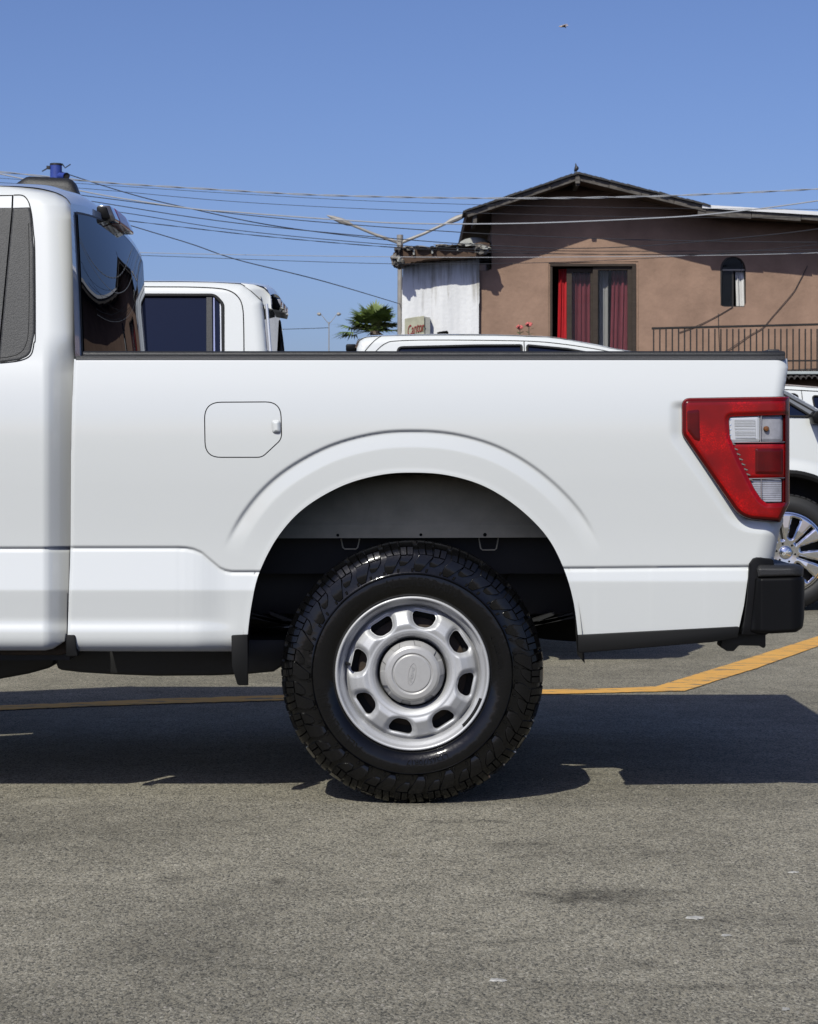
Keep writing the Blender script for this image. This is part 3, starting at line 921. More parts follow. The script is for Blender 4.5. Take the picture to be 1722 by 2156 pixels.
# ---- cab
def make_cab_field():
    us = np.arange(-1960, 176, 4.0); vs = np.arange(385, 1405, 1.0)
    U, V = np.meshgrid(us, vs)
    base = np.interp(V, [385,420,470,600,735,765,800,840,880,940,1030,1100,1140,1170], [22,17,15,13.5,13,16,11,6.0,1.5,-2.5,-5.0,-5.0,-4.0,-3.0])
    vc = np.interp(U, [-1960,176], [1158,1156.5]); t = V-vc
    low = np.interp(V, [1240,1262,1298,1308,1318,1325,1332,1342,1350,1358,1366,1375], [-6,-7.5,-7,3,21,17,1,-6,-16,-32,-52,-65])
    below = 9.5+(low-9.5)*smooth01((V-1243+4)/8)
    tilt = np.where(t < -5, base, below)
    tilt = tilt+np.where((t >= -6) & (t < 0), -66*np.sin(np.clip((t+6)/6,0,1)*math.pi), 0)+np.where((t >= 0) & (t < 7), 22*np.sin(np.clip(t/7,0,1)*math.pi), 0)
    y = -np.cumsum(np.tan(np.radians(tilt)), axis=0)/684.0
    y = y-y[1000-385][None,:]
    # rear corner of the cab: a crisp turn below the belt, a soft one above
    w = smooth01((V-700)/90)
    ch = np.where(U > 92, (np.sqrt((np.clip(U-99,-30,None))**2+36)+(U-99))*0.5, 0)*0.86/684.0
    R = 62.0
    topv = np.interp(U, [-1960,-475,0,60,90,120,140,152,158,176], [385,391,390.5,393,397,405,416,432,460,600])
    edge_u = np.interp(V, [385,393,405,420,432,460,560,740], [40,60,118,142,151,157.5,159.5,160])
    e = np.clip(edge_u-U, 0.2, None)
    roll = np.where(e < R, (R-np.sqrt(np.maximum(R*R-(R-e)**2,0)))*0.85, 0)/684.0
    y = y+ch*w+roll*(1-w)
    e2 = np.clip(V-topv, 0.2, None); R2 = 34.0
    y = y+np.where((e2 < R2) & (U > -520), (R2-np.sqrt(np.maximum(R2*R2-(R2-e2)**2,0)))*0.9, 0)/684.0
    # nose tuck
    y = y+0.22*smooth01((-1560-U)/420)**1.5
    return Field(us, vs, y)
CAB = make_cab_field()
REAR_EDGE = [(60,392.5),(90,396),(118,403.5),(136,412),(147,424),(154,441),(157.5,462),(159.5,560),(160,742),(156,790),(150,1000),(148,1155),(144,1250),(140,1336),(136,1350),(112,1366),(96,1369.5)]
SHUT = [(28,410.5),(27,437),(16,555),(-3,763),(-14,880),(-16,1340)]
quarter_pts = [(p[0]+0.6,p[1]) for p in SHUT[:-1]]+[(-15.4,1369.5)]
QUARTER = [(28.6,410.5)]+[(0,410.8),(-470,411),(-560,470),(-556,476),(-585,470),(-490,396),(-420,391.5),(0,390.5)]+REAR_EDGE+[(-15.4,1369.5)]+[(p[0]+0.6,p[1]) for p in SHUT[::-1]]
APP_Q = round_poly([(27.6,437.5),(62.5,436.5),(66,452),(72.5,531),(73.5,700),(64,748),(40,758.5),(0,763.5),(-2.6,763),(16.4,555)], [0,2,14,30,40,26,14,0,0,0], 6)
_q = poly_sdf(QUARTER)
cab_side = sheet('cab_side', M['paint'], TR, (-592,166), (386,1374), 4.0, 2.5, _q, CAB, flange=0.03)
# grained black quarter trim
_aq = poly_sdf(APP_Q)
trim = sheet('quarter_trim', M['grain'], cab_side, (-6,78), (432,768), 2.5, 2.5, _aq, lambda U,V: CAB(U,V)-0.003+0.003*np.clip(1-_aq(U,V)/2.5,0,1), flange=0.006)
pts = []
for u,v in [(70,470),(71.5,560),(70,690),(63,728),(50,744),(30,751),(5,754)]:
    y = float(CAB(u,v))-0.0034; p = P(u-10, v, y); pts.append(p)
MB().tube(catmull(pts, 6), 0.0011, 5).build('trim_groove', M['seam'], trim)
pts = [Vector((P(u,v,float(CAB(u,v))).x, float(CAB(u,v))-0.0008, P(u,v,float(CAB(u,v))).z)) for u,v in catmull([(29,411),(44,411),(53,415),(60,425),(63.6,437),(67,455),(70.5,490),(73.2,531),(74.2,700),(71.5,722),(64.5,747.5),(41,759.3),(0,764.4)], 6)]
MB().tube(pts, 0.0019, 6).build('opening_seam', M['seam'], cab_side)
# door
DOORP = [(-466,413.5),(0,413.2),(25,412.6),(23.8,437),(12.8,555),(-7.2,763),(-18,880),(-19,1338),(-930,1338),(-960,1290),(-975,900),(-985,735)]
DWIN = round_poly([(-468,437),(-20,437),(-42,735),(-900,735)], [20,14,20,20])
_dp = poly_sdf(DOORP); _dw = poly_sdf(DWIN)
door = sheet('door', M['paint'], TR, (-990,32), (408,1344), 5.0, 2.5, lambda U,V: np.minimum(_dp(U,V), -_dw(U,V)), CAB, flange=0.03)
_da = poly_sdf([(-22,437.5),(24.6,437.5),(13.6,555),(-6.3,763),(-46,763),(-40,735)])
sheet('pillar_trim', M['grain'], door, (-50,28), (434,764), 2.5, 2.5, _da, lambda U,V: CAB(U,V)-0.003, flange=0.006)
sheet('door_glass', M['glass_side'], door, (-910,-10), (430,742), 12, 12, poly_sdf(grow(DWIN,3)), lambda U,V: CAB(U,V)+0.012, flange=0.004)
MB().uvprism([(-240,800),(-90,800),(-90,826),(-240,826)], -0.045, 0.03).build('handle', M['grain_dark'], door, bevel=0.008)
sheet('shut_line_backing', M['seam'], TR, (-500,36), (396,790), 12, 12, poly_sdf([(-440,404),(34,404),(4,780),(-60,780),(-30,450),(-440,450)]), lambda U,V: CAB(U,V)+0.03, flange=0.0)
MB().uvprism([(-975,800),(30,800),(30,1356),(-960,1356)], 0.05, 0.004).build('door_shut_face', M['seam'], TR, smooth=False)
_rk = poly_sdf([(-985,1341),(-16,1341),(-16,1369.5),(-960,1369.5)])
sheet('rocker_panel', M['paint'], TR, (-990,-10), (1338,1372), 8, 2.5, _rk, CAB, flange=0.03)
# front wing and bonnet side
FWC = (-1266.0, 1340.0)
WING = [(-992,735),(-980,900),(-965,1290),(-940,1368),(-1890,1300),(-1925,1190),(-1920,1000),(-1895,800),(-1860,772),(-1500,742),(-1100,722)]
_wg = poly_sdf(WING)
sheet('front_wing', M['paint'], TR, (-1935,-930), (715,1374), 8, 3, lambda U,V: np.minimum(_wg(U,V), np.hypot(U-FWC[0], V-FWC[1]+8)-352), CAB, flange=0.03)
# tops: bonnet, windscreen, roof
def over(name, mat, pts, inset, crown, parent, ny=24, y_lo=0.0):
    """surface spanned across the truck along a profile of (u, v)"""
    pts = np.array(pts, float)
    d = np.concatenate([[0], np.cumsum(np.hypot(*(pts[1:]-pts[:-1]).T))]); d /= d[-1]
    def fn(S, T):
        u = np.interp(T, d, pts[:,0]); v = np.interp(T, d, pts[:,1])
        yin = np.array([[float(inset(a,b)) for a,b in zip(u[:,0], v[:,0])]]).T
        k = (CAM_D+yin)/FPX
        x = (u-CX)*k; z = CAM_H-(v-HZ)*k
        y = yin+(2.0-2*yin)*S
        c = 1-(2*S-1)**2
        cr = crown(u) if callable(crown) else crown
        return x, y, z+cr*c
    return grid_sheet(name, mat, parent, fn, ny, len(pts)*3, angle=40)
cabin = lambda a, b: float(CAB(a, b))
roof_prof = catmull([(-500,402),(-420,392.5),(-200,391),(0,391.2),(60,393.6),(90,397.5),(118,405),(136,414),(147,426),(153,441),(155,449)], 4)
roof = over('roof', M['paint'], roof_prof, lambda a,b: float(CAB(min(a,150), b+3)) + 0.004, lambda u: np.interp(u, [-500,-300,60,140,156], [0.05,0.07,0.07,0.055,0.035]), TR, ny=40)
over('windscreen', M['glass'], [(-1015,722),(-900,660),(-700,520),(-502,404)], lambda a,b: 0.13, 0.05, TR)
over('bonnet', M['paint'], [(-1900,800),(-1860,773),(-1500,743),(-1100,722),(-1005,720)], lambda a,b: cabin(a,b)+0.01, 0.05, TR)
over('nose', M['grain_dark'], [(-1900,800),(-1922,1000),(-1928,1190),(-1890,1310)], lambda a,b: cabin(a,b)+0.005, 0.0, TR)
# back of the cab: panel and window
def back_x(y, z):
    s = np.clip(np.abs((y-1.0)/0.95), 0, 1)
    w = np.clip(z, 1.32, 1.98)-1.42
    bulge = 0.074-(0.05*w+0.155*w*w)
    return -1.050+0.030*(1.86-np.clip(z,1.3,2.0))+bulge*(1-s**2)
def z_top(y): return 1.838+0.034*(1-((y-1)/0.86)**2)
def back_fn(off, y0, y1, zlo, dz):
    def fn(S, T):
        y = y0+(y1-y0)*S
        z = zlo+(z_top(y)+dz-zlo)*T
        return back_x(y, z)+off, y, z
    return fn
back = grid_sheet('cab_back', M['paint'], TR, back_fn(0.0, 0.055, 1.945, 0.62, 0.030), 60, 40)
grid_sheet('window_seal', M['rubber'], back, back_fn(0.004, 0.118, 1.882, 1.355, 0.006), 60, 30)
rw = grid_sheet('rear_window', M['glass'], TR, back_fn(0.0075, 0.128, 1.872, 1.365, -0.002), 90, 50)
# third brake lamp on the roof lip
CH = bpy.data.objects.new('high_brake_lamp', None); col.objects.link(CH); CH.parent = TR; ORIGIN[CH.name] = origin_of(TR)
def chm(name, mat, y0, y1, dx, dz0, dz1):
    m = MB(); vs = []; fs = []; n = 10
    for i in range(n+1):
        y = y0+(y1-y0)*i/n
        z = z_top(y)
        x = float(back_x(np.array(y), np.array(z)))
        vs += [(x-0.02,y,z+dz1),(x+dx*0.55,y,z+dz1),(x+dx,y,z+dz0+0.010),(x+dx,y,z+dz0),(x-0.02,y,z+dz0)]
        if i:
            for k in range(5): fs.append(((i-1)*5+k, i*5+k, i*5+(k+1)%5, (i-1)*5+(k+1)%5))
    fs += [(4,3,2,1,0), tuple(n*5+k for k in range(5))]
    return m.add(vs, fs).build(name, mat, CH, bevel=0.003)
chm('lamp_housing', M['bumper'], 0.66, 1.20, 0.022, 0.010, 0.050)
chm('cargo_lens', M['smoked'], 0.675, 0.79, 0.040, 0.004, 0.056)
chm('red_lens', M['red_lens'], 0.795, 1.085, 0.041, 0.003, 0.057)
chm('cargo_lens', M['smoked'], 1.09, 1.185, 0.040, 0.004, 0.056)
# roof aerial housing: grained hump with a darker rear end
def aerial():
    vs = []; fs = []
    xs = np.linspace(-1.425, -1.160, 24); n = 14
    for i, x in enumerate(xs):
        t = i/(len(xs)-1)
        h = 0.088*min(1, (t/0.32)**0.55 if t < 0.32 else 1)*(1-0.10*max(0,(t-0.35)/0.65))
        if t > 0.84: h *= math.sqrt(max(0.0, 1-((t-0.84)/0.17)**2.6))
        w = 0.036+0.020*math.sin(min(1,t*1.6)*math.pi/2)
        for k in range(n):
            a = math.pi*k/(n-1)
            ca, sa = math.cos(a), math.sin(a)
            vs.append((x, 1.0-w*math.copysign(abs(ca)**0.6, ca), 1.972+h*abs(sa)**0.6))
        if i:
            for k in range(n-1): fs.append(((i-1)*n+k, i*n+k, i*n+k+1, (i-1)*n+k+1))
    fs.append(tuple((len(xs)-1)*n+k for k in range(n)))
    return MB().add(vs, fs).build('roof_aerial', M['grain_dark'], TR, angle=50)
aerial()

# ---- far flank: the same pressings mirrored
for o in (bed_side, fuel_door, cab_side, door):
    c = dup(o, TR, scale=(1,-1,1))
    for ch in o.children:
        dup(ch, c)
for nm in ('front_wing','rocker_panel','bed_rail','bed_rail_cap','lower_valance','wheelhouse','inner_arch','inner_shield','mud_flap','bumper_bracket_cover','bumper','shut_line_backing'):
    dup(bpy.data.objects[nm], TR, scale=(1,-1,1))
tl2 = TL.copy(); col.objects.link(tl2); tl2.parent = TR; tl2.scale = (1,-1,1); ORIGIN[tl2.name] = origin_of(TR)
for ch in TL.children: dup(ch, tl2)

# ---- underbody
m = MB()
m.box((-3.9,0.42,0.56),(1.12,0.50,0.72)); m.box((-3.9,1.50,0.56),(1.12,1.58,0.72))
for x in (-1.7,-0.9,-0.1,0.5,1.05): m.box((x,0.50,0.60),(x+0.09,1.50,0.69))
m.build('chassis_frame', M['under'], TR, bevel=0.006)
def tank(name, prof_uv, y, depth, mat):
    return MB().uvprism(prof_uv, y, depth).build(name, mat, TR, bevel=0.015)
tank('fuel_tank', [(118,1360),(118,1410),(140,1413),(175,1417),(245,1421),(330,1424),(450,1423),(520,1420),(575,1415),(592,1404),(605,1385),(605,1345),(118,1345)], 0.30, 0.5, M['under'])
tank('transmission_shield', [(-420,1350),(-420,1432),(-120,1436),(0,1430),(60,1419),(110,1405),(118,1385),(118,1350)], 0.62, 0.6, M['under'])
tank('sill_bracket', [(0,1364),(100,1364),(134,1345),(142,1345),(142,1374),(128,1379),(0,1379)], 0.09, 0.06, M['rust'])
m = MB(); m.tube([(0.01,0.20,0.41),(0.01,1.80,0.41)], 0.045, 14)
m.lathe([(0.001,-0.16),(0.08,-0.14),(0.14,-0.07),(0.155,0.0),(0.14,0.07),(0.08,0.14),(0.001,0.16)], 18, (0.01,1.0,0.42))
m.build('rear_axle', M['under'], TR)
for y in (0.38, 1.62):
    m = MB()
    for k in range(4):
        L_ = 0.72-0.13*k
        pts = [Vector((0.01+L_*t, y, 0.50+0.10*t*t-0.018*k)) for t in np.linspace(-1,1,11)]
        for a, b_ in zip(pts[:-1], pts[1:]):
            m.add([(a.x,y-0.03,a.z),(b_.x,y-0.03,b_.z),(b_.x,y+0.03,b_.z),(a.x,y+0.03,a.z),(a.x,y-0.03,a.z+0.012),(b_.x,y-0.03,b_.z+0.012),(b_.x,y+0.03,b_.z+0.012),(a.x,y+0.03,a.z+0.012)],
                  [(0,3,2,1),(4,5,6,7),(0,1,5,4),(1,2,6,5),(2,3,7,6),(3,0,4,7)])
    m.build('leaf_spring', M['under'], TR, smooth=False)
    MB().tube([(0.10,y+0.02,0.36),(0.36,y+0.06,0.80)], [0.024,0.032], 12).build('shock_absorber', M['under'], TR)
m = MB()
m.lathe([(0.12,0.0),(0.19,-0.02),(0.26,-0.09),(0.37,-0.10),(0.395,-0.07),(0.40,0.03),(0.395,0.11),(0.37,0.14),(0.24,0.13),(0.12,0.05)], 40, (0.77,1.0,0.55), axis='z', closed=True)
m.build('spare_tyre', M['tyre_plain'], TR)
MB().tube(catmull([(-3.2,1.2,0.42),(-1.4,1.25,0.44),(-0.3,1.4,0.50),(0.3,1.75,0.62),(0.8,1.7,0.52),(1.0,1.95,0.50)], 8), 0.035, 10).build('exhaust_pipe', M['under'], TR)
MB().box((-2.6,0.10,0.44),(-1.06,0.42,0.50)).build('sill_floor', M['black'], TR, smooth=False)
MB().box((-1.02,0.30,0.70),(1.10,1.70,0.85)).build('bed_crossmembers', M['black'], TR, smooth=False)

# ================================================================== wheels
R_T = 0.408
def tyre_profile(q):
    """outer skin of the tyre: (radius, depth) along 0..1 from bead to the tread centre"""
    pr = np.array([0.236,0.242,0.252,0.272,0.296,0.312,0.318,0.336,0.360,0.378,0.388,0.392,0.3935])
    pd = np.array([0.034,0.020,0.008,0.000,0.000,0.0035,0.006,0.006,0.010,0.020,0.034,0.060,0.135])
    s = np.linspace(0,1,len(pr))
    return np.interp(q, s, pr), np.interp(q, s, pd)

def rz(theta, r, y, c):
    return (c[0]+r*math.cos(theta), c[1]+y, c[2]+r*math.sin(theta))

def build_tyre(name, c, parent, mat, phase=0.0):
    m = MB()
    pr = [(0.222,0.040),(0.236,0.034),(0.240,0.022),(0.252,0.008),(0.272,0.001),(0.296,0.000),(0.3065,0.0015),(0.3085,-0.0012),(0.3105,0.0028),(0.316,0.006),(0.338,0.007),(0.364,0.012),(0.384,0.022),(0.394,0.036),(0.3985,0.060),
          (0.3995,0.135),(0.3985,0.210),(0.394,0.234),(0.36,0.256),(0.30,0.268),(0.25,0.262),(0.222,0.232)]
    m.lathe(pr, 144, c)
    # shoulder lugs: stations along the skin from the sidewall up and over the tread
    skin_r = [0.316,0.338,0.356,0.371,0.384,0.394,0.3985,0.3992]
    skin_y = [0.006,0.007,0.0100,0.0150,0.022,0.036,0.056,0.078]
    def lug(th0, sts, hw, h):
        vs = []; fs = []
        for i, (k, sh) in enumerate(sts):
            r = np.interp(k, range(8), skin_r); y = np.interp(k, range(8), skin_y)
            r2 = np.interp(min(k+0.05,7), range(8), skin_r); y2 = np.interp(min(k+0.05,7), range(8), skin_y)
            dr, dy = r2-r, y2-y
            if abs(dr)+abs(dy) < 1e-9: dr, dy = 0.0, 1.0
            l = math.hypot(dr, dy); nr, ny = dy/l, -dr/l          # outwards from the skin
            w = hw[i]
            for (ww, hh) in ((w+0.0018, -0.002), (w-0.0012, h[i]), ):
                for sg in (-1, 1):
                    th = th0+(sh+sg*ww)/0.36
                    vs.append(rz(th, r+nr*hh, y+ny*hh, c))
            if i:
                a = (i-1)*4; b_ = i*4
                # order: 0 base-, 1 base+, 2 top-, 3 top+
                fs += [(a+2,b_+2,b_+3,a+3),(a+0,b_+0,b_+2,a+2),(a+3,b_+3,b_+1,a+1)]
        e = (len(sts)-1)*4
        fs += [(0,2,3,1),(e+1,e+3,e+2,e)]
        m.add(vs, fs)
    N = 23
    for i in range(N):
        t0 = phase+2*math.pi*i/N
        # long kinked lug: one foot on the sidewall, split by a sipe towards the tread
        lug(t0, [(0.10,0.017),(0.7,0.014),(1.5,0.006),(2.3,-0.004),(2.75,-0.006)], [0.010,0.0175,0.0215,0.0215,0.0210], [0.004,0.0075,0.0085,0.0088,0.0090])
        for sg in (-1, 1):
            lug(t0+sg*0.0108/0.36, [(2.85,-0.006),(3.4,-0.003),(5,0.000),(6,0.001),(7,0.003)], [0.0094,0.0098,0.0100,0.0100,0.0098], [0.0088,0.0092,0.0095,0.0098,0.0098])
        # short lug between: angled foot, two small blocks above it
        lug(t0+math.pi/N, [(0.9,0.020),(1.4,0.014),(2.0,0.006),(2.5,0.003)], [0.008,0.0150,0.0175,0.0175], [0.003,0.0058,0.0066,0.0068])
        for sg in (-1, 1):
            lug(t0+math.pi/N+sg*0.0098/0.36, [(2.75,0.003),(3.3,0.003),(4.2,0.003)], [0.0086,0.0088,0.0090], [0.0066,0.0072,0.0076])
        lug(t0+math.pi/N, [(4.45,0.003),(5.4,0.004),(6,0.005),(7,0.007)], [0.0180,0.0190,0.0190,0.0185], [0.0080,0.0088,0.0092,0.0092])
        # small side rib at the foot of each groove
        lug(t0+math.pi/(2*N), [(0.05,0.012),(0.5,0.010)], [0.0035,0.0035], [0.0030,0.0034])
        lug(t0+3*math.pi/(2*N), [(0.05,0.012),(0.5,0.010)], [0.0035,0.0035], [0.0030,0.0034])
        # centre blocks of the tread
        for row, (ya, yb_) in enumerate(((0.084,0.116),(0.121,0.150),(0.155,0.186),(0.191,0.232))):
            for h_ in (0, 1):
                th = t0+(h_+0.5*(row % 2))*math.pi/N
                vs = []
                for yy, sk in ((ya,-0.006),(yb_,0.006)):
                    for rr in (0.397, 0.408):
                        for sg in (-1, 1):
                            vs.append(rz(th+(sg*0.020+sk)/0.40, rr, yy, c))
                m.add(vs, [(0,1,3,2),(4,6,7,5),(2,3,7,6),(0,2,6,4),(1,5,7,3)])
    return m.build(name, mat, parent, angle=38)

def bfont_mesh(text, size, extrude, shear=0.0, bevel=0.0):
    cu = bpy.data.curves.new('tmp_text', 'FONT')
    cu.body = text; cu.size = size; cu.extrude = extrude; cu.shear = shear
    cu.align_x = 'CENTER'; cu.align_y = 'CENTER'; cu.resolution_u = 3
    if bevel: cu.bevel_depth = bevel
    ob = bpy.data.objects.new('tmp_text', cu); col.objects.link(ob)
    dg = bpy.context.evaluated_depsgraph_get()
    me = bpy.data.meshes.new_from_object(ob.evaluated_get(dg))
    vs = [v.co.copy() for v in me.vertices]; fs = [tuple(p.vertices) for p in me.polygons]
    bpy.data.objects.remove(ob); bpy.data.curves.remove(cu); bpy.data.meshes.remove(me)
    return vs, fs

def arc_text(m, text, r, th_mid, size, c, y, ext, flip=False):
    """raised letters bent round a wheel, seen from the front (-y)"""
    vs, fs = bfont_mesh(text, size, ext)
    out = []
    for v in vs:
        if not flip:
            th = th_mid-v.x/r; rr = r+v.y
        else:
            th = th_mid+v.x/r; rr = r-v.y
        out.append(rz(th, rr, y-v.z, c))
    m.add(out, fs)

def polar_disc(name, c, r0, r1, nr_, nt_, hole_d, depth, mat, parent, fold):
    """a pressed disc in polar grid, open where hole_d < 0, hole edges folded back"""
    rs = np.linspace(r0, r1, nr_); ts = np.linspace(0, 2*math.pi, nt_, endpoint=False)
    RR, TT = np.meshgrid(rs, ts, indexing='ij')
    Dh = hole_d(RR, TT)
    keep = Dh > 0; kr = np.roll(keep,-1,axis=1)
    cell = keep[:-1] | keep[1:] | kr[:-1] | kr[1:]
    R2, T2 = RR.copy(), TT.copy(); mv = Dh <= 0; rm = 0.5*(r0+r1)
    for _ in range(3):
        d = hole_d(R2, T2); e = 1e-4
        gr = (hole_d(R2+e,T2)-hole_d(R2-e,T2))/(2*e); gt = (hole_d(R2,T2+e/rm)-hole_d(R2,T2-e/rm))/(2*e)
        g2 = np.maximum(gr*gr+gt*gt, 0.3)
        R2 = np.where(mv, R2-d*gr/g2, R2); T2 = np.where(mv, T2-d*gt/g2/rm, T2)
    Y = depth(R2, T2, np.clip(hole_d(R2, T2), 0, 1))
    idx = np.arange(nr_*nt_).reshape(nr_, nt_)
    jj, ii = np.nonzero(cell)
    f = np.stack([idx[jj,ii], idx[jj+1,ii], idx[jj+1,(ii+1)%nt_], idx[jj,(ii+1)%nt_]], 1)
    co = np.stack([c[0]+(R2*np.cos(T2)).ravel(), c[1]+Y.ravel(), c[2]+(R2*np.sin(T2)).ravel()], 1)
    a = co[f]; ar = np.linalg.norm(np.cross(a[:,2]-a[:,0], a[:,3]-a[:,1]), axis=1)
    f = f[ar > 1e-9]
    ed = np.concatenate([f[:,[0,1]], f[:,[1,2]], f[:,[2,3]], f[:,[3,0]]])
    key = np.sort(ed,1); kk = key[:,0]*(len(co)+1)+key[:,1]
    un, inv, cnt = np.unique(kk, return_inverse=True, return_counts=True)
    b_ = ed[cnt[inv] == 1]
    vid = np.unique(b_); m2 = -np.ones(len(co), int); m2[vid] = len(co)+np.arange(len(vid))
    add = co[vid].copy(); add[:,1] += fold
    co = np.concatenate([co, add]); f = np.concatenate([f, np.stack([b_[:,1], b_[:,0], m2[b_[:,0]], m2[b_[:,1]]], 1)])
    return link_mesh(name, co, f, mat, parent, True, 50)

def steel_rim(c, parent):
    """pressed steel wheel: barrel lip, eight hand holes, bowl"""
    HA = [math.radians(a) for a in (33,78,123,168,-147,-102,-57,-12)]
    m = MB()
    m.lathe([(0.2385,0.038),(0.2405,0.026),(0.2385,0.018),(0.2340,0.0165),(0.2300,0.0200),(0.2275,0.030),(0.2235,0.036),(0.2165,0.040),(0.2120,0.048),(0.2085,0.072),(0.2075,0.100),(0.2070,0.200),(0.232,0.24)], 120, c)
    lip = m.build('rim_lip', M['rim'], parent, angle=60)
    # disc in polar grid with holes
    def hole_d(R_, T_):
        best = np.full(R_.shape, 1e9)
        for a in HA:
            dt = (T_-a+math.pi) % (2*math.pi)-math.pi
            x = np.abs(R_*np.sin(dt)); yv = R_*np.cos(dt)-0.1675      # across, along the radius
            hw = 0.0345+yv*0.37; hh = 0.0222                          # wide side outwards
            qx = x-hw+0.019; qy = np.abs(yv)-hh+0.0185
            qx = np.where(np.abs(dt) > 1.2, 1.0, qx)
            d = np.hypot(np.maximum(qx,0), np.maximum(qy,0))+np.minimum(np.maximum(qx,qy),0)-0.0187
            best = np.minimum(best, d)
        return best
    def depth(R2, T2, dd):
        prof = np.interp(R2, [0.1072,0.1085,0.111,0.116,0.124,0.132,0.142,0.155,0.175,0.190,0.200,0.2085],
                             [0.066,0.058,0.050,0.0415,0.035,0.0325,0.0335,0.0375,0.0470,0.0570,0.0655,0.0720])
        spoke = -0.0075*smooth01((dd-0.002)/0.017)*smooth01((R2-0.135)/0.02)*smooth01((0.207-R2)/0.012)
        return prof+spoke+0.0060*np.exp(-(dd/0.0045)**2)
    polar_disc('rim', c, 0.1072, 0.2085, 64, 512, hole_d, depth, M['rim'], parent, 0.012)
    # hub cap: domed disc with eight notches and a raised badge plate
    nr_, nt_ = 90, 480
    rs = np.linspace(0.0, 0.1003, nr_); ts = np.linspace(0, 2*math.pi, nt_, endpoint=False)
    RR, TT = np.meshgrid(rs, ts, indexing='ij')
    Y = np.interp(RR, [0,0.030,0.0545,0.0565,0.0585,0.0605,0.064,0.078,0.086,0.092,0.097,0.1003], [0.0165,0.0165,0.0165,0.0168,0.0192,0.0192,0.0162,0.0178,0.0225,0.0315,0.0385,0.046])
    for a in HA:
        dt = (TT-a+math.pi) % (2*math.pi)-math.pi
        s_ = np.abs(dt)*RR
        hw = 0.0125+(RR-0.09)*0.45
        Y = Y+0.0075*smooth01((hw-s_)/0.0022)*smooth01((RR-0.0855)/0.0022)*smooth01((0.1015-RR)/0.001)
    idx = np.arange(nr_*nt_).reshape(nr_, nt_)
    f = np.stack([idx[:-1].ravel(), idx[1:].ravel(), np.roll(idx,-1,1)[1:].ravel(), np.roll(idx,-1,1)[:-1].ravel()], 1)
    co = np.stack([c[0]+(RR*np.cos(TT)).ravel(), c[1]+Y.ravel(), c[2]+(RR*np.sin(TT)).ravel()], 1)
    cap = link_mesh('hub_cap', co, f, M['cap'], parent, True, 60)
    # badge: oval ring with script, leaning
    lean = math.radians(9.5)
    def bd(a, b2):   # a along the long axis, b2 across
        ax = Vector((math.sin(lean), 0, math.cos(lean))); bx = Vector((-math.cos(lean), 0, math.sin(lean)))
        return Vector((c[0]-0.0012, c[1]+0.0163, c[2]-0.001))+ax*a+bx*b2
    ring = [bd(0.0335*math.cos(t), 0.0112*math.sin(t)) for t in np.linspace(0,2*math.pi,60,endpoint=False)]
    m = MB(); m.tube(ring, 0.0012, 6, closed=True)
    vs, fs = bfont_mesh('Ford', 0.0185, 0.0014, shear=0.35)
    xs = [v.x for v in vs]; sx = 0.050/(max(xs)-min(xs)); mx_ = (max(xs)+min(xs))/2
    out = []
    for v in vs:
        p = bd((v.x-mx_)*sx, v.y*0.80); out.append((p.x, p.y-v.z-0.0004, p.z))
    m.add(out, fs)
    m.build('badge', M['cap'], parent, smooth=True, angle=30)
    # gap ring and what is behind the holes
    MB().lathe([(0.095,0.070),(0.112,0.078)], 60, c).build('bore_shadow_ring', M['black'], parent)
    m = MB(); m.lathe([(0.001,0.100),(0.15,0.100),(0.17,0.105),(0.175,0.15)], 60, c)
    m.build('brake_disc', M['rust'], parent)
    MB().lathe([(0.150,0.118),(0.207,0.118)], 60, c).build('brake_shield', M['black'], parent)
    # wheel weight and valve
    m = MB(); pts = [rz(a, 0.2265, 0.0245, c) for a in np.radians(np.linspace(-46,-20,14))]
    m.tube(pts, 0.0058, 8); m.build('balance_weight', M['flap'], parent)
    va = math.radians(172); p0 = Vector(rz(va, 0.205, 0.058, c)); p1 = Vector(rz(va, 0.196, 0.030, c))
    MB().tube([p0, p1], [0.006,0.004], 8).build('valve', M['rubber'], parent)

WX, WZ = P(868,0,0).x, 0.404
def near_wheel(c, label=None):
    w = bpy.data.objects.new('wheel', None); col.objects.link(w); w.parent = TR
    w.location = Vector(c)-origin_of(TR); ORIGIN[w.name] = Vector(c)
    ty = build_tyre('tyre', c, w, M['tyre'], phase=math.radians(6))
    for tx, rr_, an, sz in (('ALL-TERRAIN',0.284,212,0.040), ('ALL-TERRAIN',0.284,84,0.040), ('LT265/70R17',0.272,12,0.024), ('LT265/70R17',0.272,-80,0.024)):
        m = MB(); arc_text(m, tx, rr_, math.radians(an), sz, c, -0.0003, 0.0014)
        m.build('sidewall_lettering', M['tyre'], w, smooth=False)
    steel_rim(c, w)
    return w
W1 = near_wheel((WX, 0.018, WZ))
for (x, y, s) in ((WX, 2.0-0.018, -1), (WX-3.12, 0.018, 1), (WX-3.12, 2.0-0.018, -1)):
    c = dup_tree(W1, TR, loc=Vector((x,y,WZ))-origin_of(TR), scale=(1,s,1))

